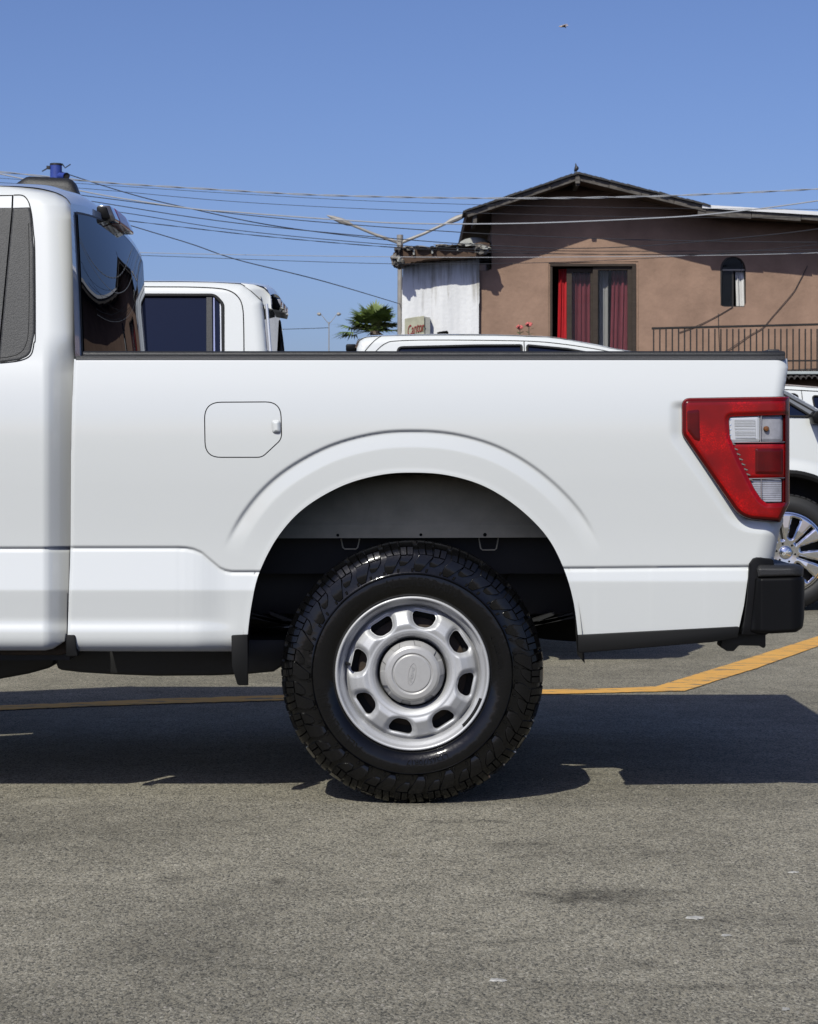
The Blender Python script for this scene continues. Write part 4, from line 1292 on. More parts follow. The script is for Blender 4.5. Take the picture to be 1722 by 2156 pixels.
# ================================================================== vehicles parked behind
def bg_vehicle(root, y0, width, body, belt, roofv, windows, arches, over_parts, h=4.0, paint=None):
    """flank sheets (mirrored), glass, tops across the body. arches: (u, v, radius px)"""
    paint = paint or M['paint2']
    s = FPX/(CAM_D+y0)
    F0 = poly_sdf(body); Ws = [poly_sdf(w) for w in windows]
    def yf(U, V):
        t = np.clip((belt-V)/(belt-roofv), 0, 1.05)
        e = np.clip(F0(U,V), 0, None); R = 0.055*s
        roll = np.where((e < R) & (V < belt), R-np.sqrt(np.maximum(R*R-(R-e)**2, 0)), 0)*0.8/s
        side = 0.010*np.sin(np.clip((V-belt)/(0.85*s), 0, 1)*math.pi)
        fl = np.zeros_like(np.asarray(U, float))
        for (au, av, ar) in arches:
            d = np.hypot(U-au, V-av)-ar
            fl = fl+0.022*smooth01((0.10*s-np.clip(d,0,None))/(0.10*s))
        return 0.11*t**1.15+roll-side-fl
    def F(U, V):
        d = F0(U,V)
        for w in Ws: d = np.minimum(d, -w(U,V))
        for (au, av, ar) in arches: d = np.minimum(d, np.hypot(U-au, V-av)-ar)
        return d
    us = [p[0] for p in body]; vs = [p[1] for p in body]
    sd = sheet('body_side', paint, root, (min(us)-3,max(us)+3), (min(vs)-3,max(vs)+3), h, h*0.75, F, yf, y0=y0, flange=0.03)
    sides = [sd]
    for w in windows:
        wu = [p[0] for p in w]; wv = [p[1] for p in w]
        g_ = sheet('side_window', M['glass_side'], root, (min(wu)-6,max(wu)+6), (min(wv)-6,max(wv)+6), 6, 6, poly_sdf(grow(w,3)), yf, y0=y0, flange=0.0, off=0.012)
        sides.append(g_)
        pts = []
        for u,v in w:
            y = float(yf(np.array(float(u)), np.array(float(v)))); p = P(u, v, y0+y); pts.append(p+Vector((0,-0.001,0)))
        fr = MB().tube(pts, 0.009, 6, closed=True).build('frame', M['seam'], g_)
    for o in sides:
        c = dup(o, root, scale=(1,-1,1))
        for ch in o.children: dup(ch, c)
    for (name, mat, prof, inset, crown) in over_parts:
        pts = np.array(catmull(prof, 4), float)
        d = np.concatenate([[0], np.cumsum(np.hypot(*(pts[1:]-pts[:-1]).T))]); d /= d[-1]
        def fn(S, T, pts=pts, d=d, inset=inset, crown=crown):
            u = np.interp(T, d, pts[:,0]); v = np.interp(T, d, pts[:,1])
            yin = inset if inset is not None else yf(u, v+2)+0.004
            k = (CAM_D+y0+yin)/FPX
            return (u-CX)*k, y0+yin+(width-2*yin)*S, CAM_H-(v-HZ)*k+crown*(1-(2*S-1)**2)
        grid_sheet(name, mat, root, fn, 30, len(pts)*2, angle=40)
    return yf

def bg_wheel(root, c, r, rim_r, sy=1, spokes=6, width=0.26):
    w = bpy.data.objects.new('wheel', None); col.objects.link(w); w.parent = root
    w.location = Vector(c)-origin_of(root); ORIGIN[w.name] = Vector(c)
    m = MB()
    m.lathe([(rim_r-0.01,0.03),(rim_r+0.004,0.022),(rim_r+0.012,0.008),(rim_r+0.03,0.0),((r+rim_r)/2,-0.002),(r-0.04,0.004),(r-0.012,0.022),(r-0.003,0.05),(r,0.09),(r,width-0.09),(r-0.004,width-0.04),(r-0.03,width),(rim_r,width-0.02)], 64, c)
    for i in range(60):                                     # tread blocks at the shoulder
        a = 2*math.pi*i/60
        vs = []
        for yy in (0.035, 0.085):
            for rr in (r-0.006, r+0.003):
                for sg in (-1,1): vs.append(rz(a+sg*0.036, rr, yy, c))
        m.add(vs, [(0,1,3,2),(4,6,7,5),(2,3,7,6),(0,2,6,4),(1,5,7,3)])
    m.build('tyre', M['tyre_plain'], w)
    MB().lathe([(rim_r+0.002,0.024),(rim_r,0.014),(rim_r-0.008,0.012),(rim_r-0.014,0.026),(rim_r-0.02,0.09),(rim_r-0.02,0.2)], 64, c).build('rim', M['chrome'], w)
    # split spokes: a long rounded window inside each, a narrow slot between neighbours
    WA = [2*math.pi*i/spokes+math.radians(13) for i in range(spokes)]
    r_in, r_out = 0.36*rim_r, rim_r-0.030
    def holes(R_, T_):
        best = np.full(R_.shape, 1e9)
        for a in WA:
            dt = (T_-a+math.pi) % (2*math.pi)-math.pi
            x = np.abs(R_*np.sin(dt)); y = R_*np.cos(dt)-0.5*(r_in+r_out)
            hw = 0.024*rim_r/0.285+0.085*y; hh = 0.5*(r_out-r_in)
            qx = np.where(np.abs(dt) > 1.2, 1.0, x-hw+0.012); qy = np.abs(y)-hh+0.014
            best = np.minimum(best, np.hypot(np.maximum(qx,0), np.maximum(qy,0))+np.minimum(np.maximum(qx,qy),0)-0.012)
            dt = (T_-a-math.pi/spokes+math.pi) % (2*math.pi)-math.pi
            x = np.abs(R_*np.sin(dt)); y = R_*np.cos(dt)-0.5*(r_in-0.01+r_out)
            qx = np.where(np.abs(dt) > 1.2, 1.0, x-0.008-0.03*(y+0.05)); qy = np.abs(y)-hh-0.004
            best = np.minimum(best, np.maximum(qx, qy))
        return best
    def depth(R2, T2, dd):
        base = np.interp(R2, [0.05, 0.09, 0.6*rim_r, rim_r-0.02, rim_r-0.012], [0.020,0.018,0.010,0.012,0.016])
        return base-0.006*smooth01((dd-0.003)/0.008)+0.004*np.exp(-(dd/0.003)**2)
    polar_disc('spokes', c, 0.05, rim_r-0.012, 48, 300, holes, depth, M['chrome'], w, 0.030)
    m = MB(); m.lathe([(0.001,0.006),(0.036,0.007),(0.042,0.012),(0.046,0.02),(0.085,0.026),(0.092,0.05)], 40, c)
    hub = m.build('hub', M['chrome'], w, angle=40)
    for i in range(6):
        a = 2*math.pi*i/6+math.radians(50)
        p = Vector(rz(a, 0.066, 0.014, c))
        MB().lathe([(0.001,-0.004),(0.008,-0.002),(0.010,0.006),(0.0105,0.014)], 10, p).build('lug_nut', M['flap'], w)
    MB().lathe([(0.01,0.10),(rim_r-0.02,0.105)], 40, c).build('brake_disc', M['black'], w)
    return w, hub

def under_box(root, x0, x1, y0, y1, z0, z1):
    MB().box((x0,y0,z0),(x1,y1,z1)).build('underbody', M['black'], root, smooth=False, bevel=0.02)

# ---- second pickup, crew cab, same side on
Y2 = 4.6
T2 = thing('pickup_truck', (0,Y2+1.0,0), 'white crew-cab pickup parked directly behind the foreground truck, dark rear door window', 'pickup truck')
v2 = lambda z: HZ-(z-CAM_H)*FPX/(CAM_D+Y2)
u2 = lambda x: CX+x*FPX/(CAM_D+Y2)
body2 = [(-330,602),(-250,594.5),(60,592),(314,592),(402,592.5),(480,595),(511,599),(530,612),(552,634),(557,680),(562.5,736),(566,828),
         (u2(1.14),v2(1.40)),(u2(1.16),v2(1.0)),(u2(1.12),v2(0.55)),(u2(0.6),v2(0.5)),(u2(-4.6),v2(0.5)),(u2(-4.98),v2(0.6)),(u2(-5.0),v2(1.15)),(u2(-4.8),v2(1.22)),(u2(-3.75),v2(1.30)),(u2(-3.70),v2(1.36))]
win2 = [round_poly([(58,621),(452,621.5),(469,640),(471,850),(52,850)], [8,22,18,8,8]),
        round_poly([(-270,621),(30,621),(26,850),(-600,850)], [20,10,10,20])]
rx2 = 0.15
yf2 = bg_vehicle(T2, Y2, 2.0, body2, 857, 597, win2, [(u2(rx2), v2(0.42), 188), (u2(-3.53), v2(0.42), 188)],
    [('roof', M['paint2'], [(-330,602),(-250,594.5),(60,592.3),(314,592.3),(402,592.8),(505,596.5),(540,600),(556,604),(565,613),(569,622)], None, 0.05),
     ('rear_window', M['glass'], [(549,623),(550,660),(551,700),(552,760)], 0.13, 0.0),
     ('cab_back', M['paint2'], [(552,761),(553,900)], 0.06, 0.0),
     ('windscreen', M['glass'], [(u2(-3.7),v2(1.36)),(-500,735),(-331,603)], 0.12, 0.03),
     ('bonnet', M['paint2'], [(u2(-5.0),v2(1.14)),(u2(-4.8),v2(1.225)),(u2(-4.2),v2(1.30)),(u2(-3.7),v2(1.355))], 0.02, 0.04),
     ('nose', M['grain_dark'], [(u2(-4.98),v2(0.6)),(u2(-5.0),v2(0.9)),(u2(-5.0),v2(1.14))], 0.02, 0.0)])
def on2(u, v, dy=0.0):
    y = float(yf2(np.array(float(u)), np.array(float(v)))); return P(u, v, Y2+y+dy)
MB().tube([on2(u,v,-0.0005) for u,v in catmull([(200,603),(314,604),(400,604.5),(455,607),(482,612),(500,624),(510,645),(513,690),(514,830)], 6)], 0.003, 5).build('door_seam', M['seam'], T2)
MB().tube([on2(u,v,-0.0005) for u,v in catmull([(509,599),(520,606),(536,620),(552,635)], 6)], 0.003, 5).build('roof_seam', M['seam'], T2)
m = MB(); m.uvprism([(434.5,622),(447,622),(448,850),(434.5,850)], Y2+0.10, 0.03); 
# divider bar and quarter light follow the lean of the flank
def strip2(name, pts, mat, dy):
    f = poly_sdf(pts)
    us = [p[0] for p in pts]; vs = [p[1] for p in pts]
    sheet(name, mat, T2, (min(us)-2,max(us)+2), (min(vs)-2,max(vs)+2), 2.0, 6.0, f, yf2, y0=Y2, flange=0.02, off=dy)
strip2('window_divider', [(434.5,623),(446,623),(447.5,848),(434.5,848)], M['grain'], 0.000)
strip2('window_trim', [(449,624),(451.5,624),(454,848),(450,848)], M['chrome'], 0.000)
strip2('window_trim', [(462.5,632),(466,640),(468,700),(468.5,848),(464,848),(463.5,690)], M['reflector'], 0.001)
_rc = poly_sdf([(506,596.3),(530,598.8),(548,601.2),(560,605.5),(569,621),(571,650),(557,650),(552.5,636),(530,613.2)])
sheet('roof_corner', M['paint2'], T2, (500,574), (592,654), 2.0, 2.0, _rc, lambda U,V: 0.11*np.clip((857-V)/260.0,0,1.05)**1.15+0.020+0.05*smooth01((U-520)/50)+0.02*smooth01((610-V)/14), y0=Y2, flange=0.10)
# rear pillar edge beside the back window, lamp on the roof lip
m = MB()
vs = []; fs = []
for i in range(13):
    y = Y2+0.60+0.80*i/12; x = -0.742; z = 1.925+0.02*(1-((i-6)/6)**2)
    vs += [(x-0.02,y,z+0.012),(x+0.030,y,z+0.005),(x+0.052,y,z-0.040),(x+0.046,y,z-0.062),(x-0.02,y,z-0.05)]
    if i:
        for k in range(5): fs.append(((i-1)*5+k, i*5+k, i*5+(k+1)%5, (i-1)*5+(k+1)%5))
fs += [(4,3,2,1,0), tuple(12*5+k for k in range(5))]
hb = m.add(vs, fs).build('high_brake_lamp', M['bumper'], T2, bevel=0.004)
for a, b_, mt in ((0.62,0.84,'clear_lens'),(0.88,1.12,'red_dark'),(1.16,1.38,'clear_lens')):
    MB().box((-0.716,Y2+a,1.882),(-0.687,Y2+b_,1.925)).build('lens', M[mt], hb, bevel=0.006)
MB().tube([P(561,640,Y2+0.13),P(565,690,Y2+0.12),P(569,742,Y2+0.10),P(571,830,Y2+0.08)], 0.008, 6).build('window_trim', M['reflector'], T2)
m = MB()
m.box((-0.66,Y2+0.10,0.86),(1.10,Y2+1.90,0.90)); m.box((-0.66,Y2+0.06,0.90),(-0.63,Y2+1.94,1.36)); m.box((1.08,Y2+0.05,0.60),(1.13,Y2+1.95,1.38))
m.build('bed_tub', M['paint2'], T2, smooth=False)
MB().box((-0.66,Y2+0.01,1.39),(1.13,Y2+0.09,1.412)).build('bed_rail', M['grain_dark'], T2, bevel=0.006)
MB().box((-0.66,Y2+1.91,1.39),(1.13,Y2+1.99,1.412)).build('bed_rail', M['grain_dark'], T2, bevel=0.006)
MB().box((1.10,Y2+0.05,0.55),(1.24,Y2+1.95,0.78)).build('bumper', M['chrome'], T2, bevel=0.03)
under_box(T2, -4.7, 1.05, Y2+0.3, Y2+1.7, 0.42, 0.85)
w2, _h = bg_wheel(T2, (rx2, Y2+0.02, 0.41), 0.412, 0.262)
for x, y, s in ((rx2,1.98,-1),(-3.53,0.02,1),(-3.53,1.98,-1)):
    dup_tree(w2, T2, loc=Vector((x,Y2+y,0.41))-origin_of(T2), scale=(1,s,1))

# ---- third pickup, facing right
Y3 = 8.9
T3 = thing('pickup_truck', (2.5,Y3+1.0,0), 'white pickup facing right with chrome wheel, third truck back, mostly hidden by the bed', 'pickup truck')
v3 = lambda z: HZ-(z-CAM_H)*FPX/(CAM_D+Y3)
u3 = lambda x: CX+x*FPX/(CAM_D+Y3)
body3 = [(750,760),(751,733),(757,718),(768,711),(785,708),(803,706.6),(914,704.4),(1035,705),(1151,709),(1204,716),(1260,726),(1290,733),(1400,752),(1540,783),(1654,822),(1722,861),(1765,884),
         (1800,890),(1960,905),(2055,930),(2075,980),(2070,1120),(2040,1165),(1700,v3(0.5)),(900,v3(0.5)),(u3(-2.0),v3(0.52)),(u3(-2.08),v3(0.8)),(u3(-2.06),v3(1.40)),(u3(-0.42),v3(1.40))]
win3 = [round_poly([(838,731.5),(1000,727.5),(1098,727),(1098,870),(830,870)], [10,20,4,4,8]),
        round_poly([(1110,727),(1195,735),(1330,760),(1388,770),(1396,874),(1110,873)], [4,30,30,4,4,4]),
        round_poly([(1402,773),(1480,786),(1560,806),(1650,841),(1710,877.5),(1410,874)], [4,40,30,20,3,4])]
yf3 = bg_vehicle(T3, Y3, 2.0, body3, 875, 706, win3, [(1655,1166,176-4), (u3(-1.02), v3(0.42), 150)],
    [('roof', M['paint2'], [(746,735),(750,725),(757,715),(770,709.5),(803,707.2),(914,705),(1035,705.6),(1151,709.6),(1204,716.6),(1290,733.6),(1400,752.6),(1530,780)], None, 0.04),
     ('windscreen', M['glass'], [(1532,781),(1600,800),(1654,822.5),(1722,861.5),(1765,884)], 0.10, 0.03),
     ('bonnet', M['paint2'], [(1766,885),(1800,890.5),(1960,905.5),(2055,930.5),(2075,980)], 0.03, 0.05),
     ('nose', M['chrome'], [(2076,980),(2072,1120),(2042,1165)], 0.03, 0.0),
     ('rear_window', M['glass'], [(744,738),(742,780),(741,850)], 0.10, 0.0)])
def on3(u, v, dy=0.0):
    y = float(yf3(np.array(float(u)), np.array(float(v)))); return P(u, v, Y3+y+dy)
for nm, pts in (('door_seam', [(785,790),(787,750),(795,736),(812,723),(835,718),(920,716),(1100,718),(1180,724),(1260,736),(1300,745)]), ('door_seam', [(1103,718),(1104,760),(1104,870)]), ('roof_seam', [(803,707.5),(790,716),(776,730),(768,740)])):
    MB().tube([on3(u,v,-0.0005) for u,v in catmull(pts, 6)], 0.0035, 5).build(nm, M['seam'], T3)
m = MB(); m.box((u3(0)*0-0.46,Y3+0.65,1.845),(-0.385,Y3+1.35,1.90)); m.build('high_brake_lamp', M['bumper'], T3, bevel=0.012)
# flat grey strip over the pillar, between the windscreen and the door glass
_pc = poly_sdf([(1540,786),(1600,803),(1654,824),(1722,863),(1762,886),(1740,884),(1713,878),(1650,838.5),(1560,803.5)])
M['pillar_grey'] = plain('grey_pillar_strip', (0.16,0.17,0.185), rough=0.4)
sheet('pillar_strip', M['pillar_grey'], T3, (1536,1766), (782,890), 3, 3, _pc, yf3, y0=Y3, flange=0.01, off=-0.004)
for pts in ([(1397,766),(1404,872),(1404,1000),(1396,1120)], [(1104,872),(1104,1000),(1100,1120)]):
    MB().tube([on3(u,v,-0.0005) for u,v in catmull(pts,6)], 0.0035, 5).build('door_seam', M['seam'], T3)
for u_ in (1130, 1425):
    MB().uvprism(round_poly([(u_,905),(u_+62,905),(u_+62,915),(u_,915)], 4), Y3-0.045, 0.05).build('door_handle', M['chrome'], T3, bevel=0.008)
# pillar bands outside the windscreen
for d0, mt in ((2.0,'grain'),):
    MB().tube([on3(u,v,-0.004) for u,v in ((1560,796),(1652,832),(1722,871),(1735,879))], 0.007, 6).build('pillar_trim', M['seam'], T3)
mir = MB().uvprism(round_poly([(1708,876),(1716,866),(1740,864),(1752,872),(1748,892),(1714,893)], 6), Y3-0.16, 0.14).build('side_mirror', M['bumper'], T3, bevel=0.02)
pts = []
for a in np.linspace(math.radians(8), math.radians(176), 30):
    p = P(1655+172*math.cos(a), 1166-172*math.sin(a), 0)
    u_, v_ = 1655+170*math.cos(a), 1166-170*math.sin(a)
    pts.append(P(u_, v_, Y3-0.015))
MB().tube(pts, 0.030, 8).build('arch_moulding', M['flap'], T3)
MB().box((u3(0)*0+1.6,Y3+0.28,0.30),(3.7,Y3+0.31,1.12)).build('wheelhouse', M['black'], T3, smooth=False)
m = MB(); m.box((-2.04,Y3+0.06,0.86),(-0.44,Y3+1.94,0.9)); m.box((-2.08,Y3+0.05,0.6),(-2.04,Y3+1.95,1.39)); m.build('bed_tub', M['paint2'], T3, smooth=False)
under_box(T3, -1.9, 3.9, Y3+0.3, Y3+1.7, 0.40, 0.9)
w3x = P(1655,0,Y3).x
ww, hub3 = bg_wheel(T3, (w3x, Y3+0.0, 0.408), 0.408, 0.285)
# raised initials on the hub cap
m = MB(); vs, fs = bfont_mesh('GMC', 0.026, 0.001)
ca, sa = math.cos(math.radians(32)), math.sin(math.radians(32))
m.add([(w3x+v.x*ca-v.y*sa, Y3+0.0045-v.z, 0.408+v.x*sa+v.y*ca) for v in vs], fs).build('cap_lettering', M['paint2'], ww, smooth=False)
for x, y, s in ((w3x,2.0,-1),(w3x-3.68,0.0,1),(w3x-3.68,2.0,-1)):
    dup_tree(ww, T3, loc=Vector((x,Y3+y,0.408))-origin_of(T3), scale=(1,s,1))

# ---- white sport utility vehicle further back at the right
Y4 = 15.5
T4 = thing('parked_suv', (5.4,Y4+0.95,0), 'white sport utility vehicle behind the chrome-wheeled pickup at the right edge', 'suv')
v4 = lambda z: HZ-(z-CAM_H)*FPX/(CAM_D+Y4)
body4 = [(1500,835),(1540,815),(1580,808),(1640,810),(1722,816),(1800,823),(1900,835),(1990,856),(2090,905),(2200,925),(2270,945),(2280,1080),(2255,1110),(1500,1110),(1480,1080),(1482,900)]
win4 = [round_poly([(1545,834),(1600,829),(1672,829.5),(1679,833),(1683,905),(1535,905)], [6,4,4,4,3,3]),
        round_poly([(1710,833),(1830,842),(1845,905),(1724,905)], [6,4,3,4]), round_poly([(1850,845),(1935,858),(2040,905),(1862,905)], [4,20,6,4])]
yf4 = bg_vehicle(T4, Y4, 1.9, body4, 905, 812, win4, [(1610,1115,82),(2140,1115,82)],
    [('roof', M['paint2'], [(1500,835.5),(1540,815.5),(1580,808.5),(1640,810.5),(1722,816.5),(1800,823.5),(1900,835.5),(1985,855)], None, 0.04),
     ('windscreen', M['glass'], [(1987,856),(2040,880),(2088,905)], 0.09, 0.03),
     ('bonnet', M['paint2'], [(2090,905.5),(2200,925.5),(2268,945)], 0.04, 0.04),
     ('nose', M['grain_dark'], [(2270,946),(2280,1080),(2256,1110)], 0.04, 0.0),
     ('tailgate', M['paint2'], [(1500,836),(1484,900),(1481,1080),(1500,1108)], 0.05, 0.0)])
def on4(u, v, dy=0.0):
    y = float(yf4(np.array(float(u)), np.array(float(v)))); return P(u, v, Y4+y+dy)
MB().tube([on4(u,v,-0.001) for u,v in [(1560,819),(1640,819.5),(1722,824),(1830,833)]], 0.005, 5).build('roof_seam', M['seam'], T4)
MB().tube([on4(u,v,-0.001) for u,v in [(1687,821),(1690,850),(1697,905),(1700,1000)]], 0.005, 5).build('door_seam', M['seam'], T4)
under_box(T4, P(1530,0,Y4).x, P(2240,0,Y4).x, Y4+0.3, Y4+1.6, 0.22, 0.6)
w4, _h = bg_wheel(T4, (P(1610,0,Y4).x, Y4, 0.36), 0.36, 0.23, spokes=5)
for uu, y, s in ((1610,1.9,-1),(2140,0.0,1),(2140,1.9,-1)):
    dup_tree(w4, T4, loc=Vector((P(uu,0,Y4).x,Y4+y,0.36))-origin_of(T4), scale=(1,s,1))

# ================================================================== house materials
def stucco(name, color, var, stain=None, stain_amt=0.0, bump=0.004):
    m, nt, p = new_mat(name); L = nt.links.new
    tc = node(nt, 'ShaderNodeTexCoord')
    n = node(nt, 'ShaderNodeTexNoise'); n.inputs['Scale'].default_value = 1.6; n.inputs['Detail'].default_value = 7; n.inputs['Roughness'].default_value = 0.65
    L(tc.outputs['Object'], n.inputs['Vector'])
    r = node(nt, 'ShaderNodeMapRange'); r.inputs['From Min'].default_value = 0.3; r.inputs['From Max'].default_value = 0.7; r.inputs['To Min'].default_value = 1-var; r.inputs['To Max'].default_value = 1+var
    L(n.outputs['Fac'], r.inputs['Value'])
    sc = node(nt, 'ShaderNodeVectorMath', operation='SCALE'); sc.inputs[0].default_value = color; L(r.outputs['Result'], sc.inputs['Scale'])
    last = sc.outputs['Vector']
    if stain is not None:
        mp = node(nt, 'ShaderNodeMapping'); mp.inputs['Scale'].default_value = (3.4, 3.4, 0.28); L(tc.outputs['Object'], mp.inputs['Vector'])
        n2 = node(nt, 'ShaderNodeTexNoise'); n2.inputs['Scale'].default_value = 1.4; n2.inputs['Detail'].default_value = 8; n2.inputs['Roughness'].default_value = 0.7
        L(mp.outputs['Vector'], n2.inputs['Vector'])
        sepx = node(nt, 'ShaderNodeSeparateXYZ'); L(tc.outputs['Object'], sepx.inputs['Vector'])
        # streaks run down from the eave and thin out below it
        zr_ = node(nt, 'ShaderNodeMapRange'); zr_.inputs['From Min'].default_value = 3.2; zr_.inputs['From Max'].default_value = 5.0; zr_.inputs['To Min'].default_value = -0.10; zr_.inputs['To Max'].default_value = 0.14
        L(sepx.outputs['Z'], zr_.inputs['Value'])
        ad = node(nt, 'ShaderNodeMath', operation='ADD'); L(n2.outputs['Fac'], ad.inputs[0]); L(zr_.outputs['Result'], ad.inputs[1])
        r2 = node(nt, 'ShaderNodeMapRange'); r2.inputs['From Min'].default_value = 0.53; r2.inputs['From Max'].default_value = 0.72; r2.inputs['To Max'].default_value = stain_amt
        L(ad.outputs[0], r2.inputs['Value'])
        mx = node(nt, 'ShaderNodeMix', data_type='RGBA'); mx.inputs['B'].default_value = tuple(stain)+(1,)
        L(r2.outputs['Result'], mx.inputs['Factor']); L(last, mx.inputs['A']); last = mx.outputs['Result']
    L(last, p.inputs['Base Color']); p.inputs['Roughness'].default_value = 0.92; p.inputs['Specular IOR Level'].default_value = 0.2
    n3 = node(nt, 'ShaderNodeTexNoise'); n3.inputs['Scale'].default_value = 14; n3.inputs['Detail'].default_value = 5
    L(tc.outputs['Object'], n3.inputs['Vector'])
    b = node(nt, 'ShaderNodeBump'); b.inputs['Distance'].default_value = bump*3; b.inputs['Strength'].default_value = 0.6
    L(n3.outputs['Fac'], b.inputs['Height']); L(b.outputs['Normal'], p.inputs['Normal'])
    return m
def wood(name, c1, c2, scale=(1.0,1.0,9.0)):
    m, nt, p = new_mat(name); L = nt.links.new
    tc = node(nt, 'ShaderNodeTexCoord')
    mp = node(nt, 'ShaderNodeMapping'); mp.inputs['Scale'].default_value = scale; L(tc.outputs['Object'], mp.inputs['Vector'])
    n = node(nt, 'ShaderNodeTexNoise'); n.inputs['Scale'].default_value = 4; n.inputs['Detail'].default_value = 8; n.inputs['Roughness'].default_value = 0.7
    L(mp.outputs['Vector'], n.inputs['Vector'])
    r = node(nt, 'ShaderNodeMapRange'); r.inputs['From Min'].default_value = 0.36; r.inputs['From Max'].default_value = 0.66; L(n.outputs['Fac'], r.inputs['Value'])
    mx = node(nt, 'ShaderNodeMix', data_type='RGBA'); mx.inputs['A'].default_value = c1+(1,); mx.inputs['B'].default_value = c2+(1,)
    L(r.outputs['Result'], mx.inputs['Factor']); L(mx.outputs['Result'], p.inputs['Base Color']); p.inputs['Roughness'].default_value = 0.85
    return m
M['brown_wall'] = stucco('brown_stucco', (0.310, 0.203, 0.146), 0.20)
M['white_wall'] = stucco('white_stained_plaster', (0.78, 0.78, 0.77), 0.06, stain=(0.20,0.175,0.11), stain_amt=0.75)
M['fascia'] = wood('weathered_fascia', (0.055,0.047,0.040), (0.15,0.135,0.118), (2.0,2.0,5.0))
M['soffit'] = wood('soffit_boards', (0.055,0.032,0.020), (0.10,0.058,0.035))
M['door_wood'] = wood('dark_door_wood', (0.030,0.021,0.015), (0.055,0.040,0.030))
M['shingle'] = plain('asphalt_shingle', (0.045,0.043,0.042), rough=0.9, var=0.35, scale=6)
M['tin'] = plain('white_roof_sheet', (0.74,0.74,0.74), rough=0.5, var=0.04)
M['iron'] = plain('black_iron', (0.016,0.014,0.013), rough=0.6, var=0.3, scale=20)
M['tile'] = plain('old_clay_tile', (0.060,0.055,0.052), rough=0.85, var=0.4, scale=9)
M['rubble'] = plain('broken_mortar', (0.22,0.20,0.17), rough=0.95, var=0.45, scale=10)
M['concrete'] = plain('grey_concrete', (0.34,0.34,0.31), rough=0.9, var=0.15, scale=5)
M['slab'] = plain('pale_painted_beam', (0.42,0.46,0.45), rough=0.8, var=0.1, scale=4)
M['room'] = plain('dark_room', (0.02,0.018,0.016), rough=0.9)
M['curtain_red'] = plain('red_curtain', (0.46,0.012,0.018), rough=0.55, var=0.15, scale=6)
M['curtain_pink'] = plain('faded_red_curtain', (0.40,0.085,0.11), rough=0.7, var=0.12, scale=5)
M['curtain_white'] = plain('white_curtain', (0.72,0.71,0.68), rough=0.8, var=0.06, scale=5)
M['pole'] = plain('galvanised_pole', (0.33,0.31,0.28), rough=0.6, metal=0.2, var=0.15, scale=6)
M['cable_dark'] = plain('black_cable', (0.02,0.022,0.028), rough=0.6)
M['cable_grey'] = plain('aluminium_cable', (0.42,0.43,0.44), rough=0.5, metal=0.3)
M['blue_steel'] = plain('blue_painted_steel', (0.035,0.065,0.30), rough=0.5, var=0.12, scale=8)
M['sign_cream'] = plain('cream_sign_board', (0.43,0.42,0.31), rough=0.85, var=0.2, scale=5)
M['sign_red'] = plain('red_sign_lettering', (0.30,0.028,0.035), rough=0.7)
M['sign_olive'] = plain('olive_sign_outline', (0.09,0.09,0.03), rough=0.7)
M['leaf'] = plain('palm_leaf', (0.115,0.165,0.030), rough=0.55, var=0.4, scale=3)
M['leaf_dry'] = plain('dry_palm_leaf', (0.24,0.15,0.055), rough=0.8, var=0.3, scale=4)
M['trunk'] = plain('palm_trunk', (0.13,0.10,0.075), rough=0.95, var=0.3, scale=8)
M['plant'] = plain('pot_plant_leaf', (0.05,0.11,0.03), rough=0.6, var=0.3, scale=12)
M['petal'] = plain('coral_petal', (0.62,0.14,0.13), rough=0.6, var=0.15, scale=20)
M['feather'] = plain('black_feathers', (0.012,0.013,0.018), rough=0.5)
M['gull'] = plain('tan_feathers', (0.62,0.48,0.34), rough=0.7, var=0.25, scale=10)

def window_glass():
    m, nt, p = new_mat('house_window_glass')
    p.inputs['Base Color'].default_value = (0.02,0.022,0.025,1); p.inputs['Roughness'].default_value = 0.03; p.inputs['Alpha'].default_value = 0.22
    return m
M['house_glass'] = window_glass()

# ================================================================== the brown house
YH = 37.3; YF = 36.35
H = thing('brown_house', (P(1215,0,YH).x, YH, 0), 'brown stucco house with gabled roof and iron balcony behind the trucks', 'house')
def hp(u, v, y=YH): return P(u, v, y)
kH = (CAM_D+YH)/FPX
gv = HZ+CAM_H/kH
wall_pts = [(1003,gv),(1003,570),(1035,570),(1035,448),(1213,378),(1480,440),(2000,462),(3900,470),(3900,gv)]
DOOR = [(1160,557),(1337,556),(1337,783),(1160,783)]
ARCHW = [(1517,646),(1518,566)]+[(1544+26*math.cos(a), 566-26*math.sin(a)) for a in np.linspace(math.pi,0,13)[1:-1]]+[(1570,566),(1570,646)]
fw, fdoor, fwin = poly_sdf(wall_pts), poly_sdf(DOOR), poly_sdf(ARCHW)
sheet('wall', M['brown_wall'], H, (1000,3906), (374,1090), 7, 6, lambda U,V: np.minimum(np.minimum(fw(U,V), -fdoor(U,V)), -fwin(U,V)),
      lambda U,V: 0.010*np.sin(U*0.021+0.8*np.sin(V*0.03))*np.sin(V*0.017+1.0), y0=YH, flange=0.22)
a, b_ = P(1037,0,YH).x, P(3900,0,YH).x
m = MB(); m.box((a,YH+0.3,0),(a+0.15,YH+9,hp(0,470).z)); m.box((b_-0.15,YH+0.3,0),(b_,YH+9,hp(0,470).z)); m.box((a,YH+9,0),(b_,YH+9.15,hp(0,470).z))
m.build('side_walls', M['brown_wall'], H, smooth=False)
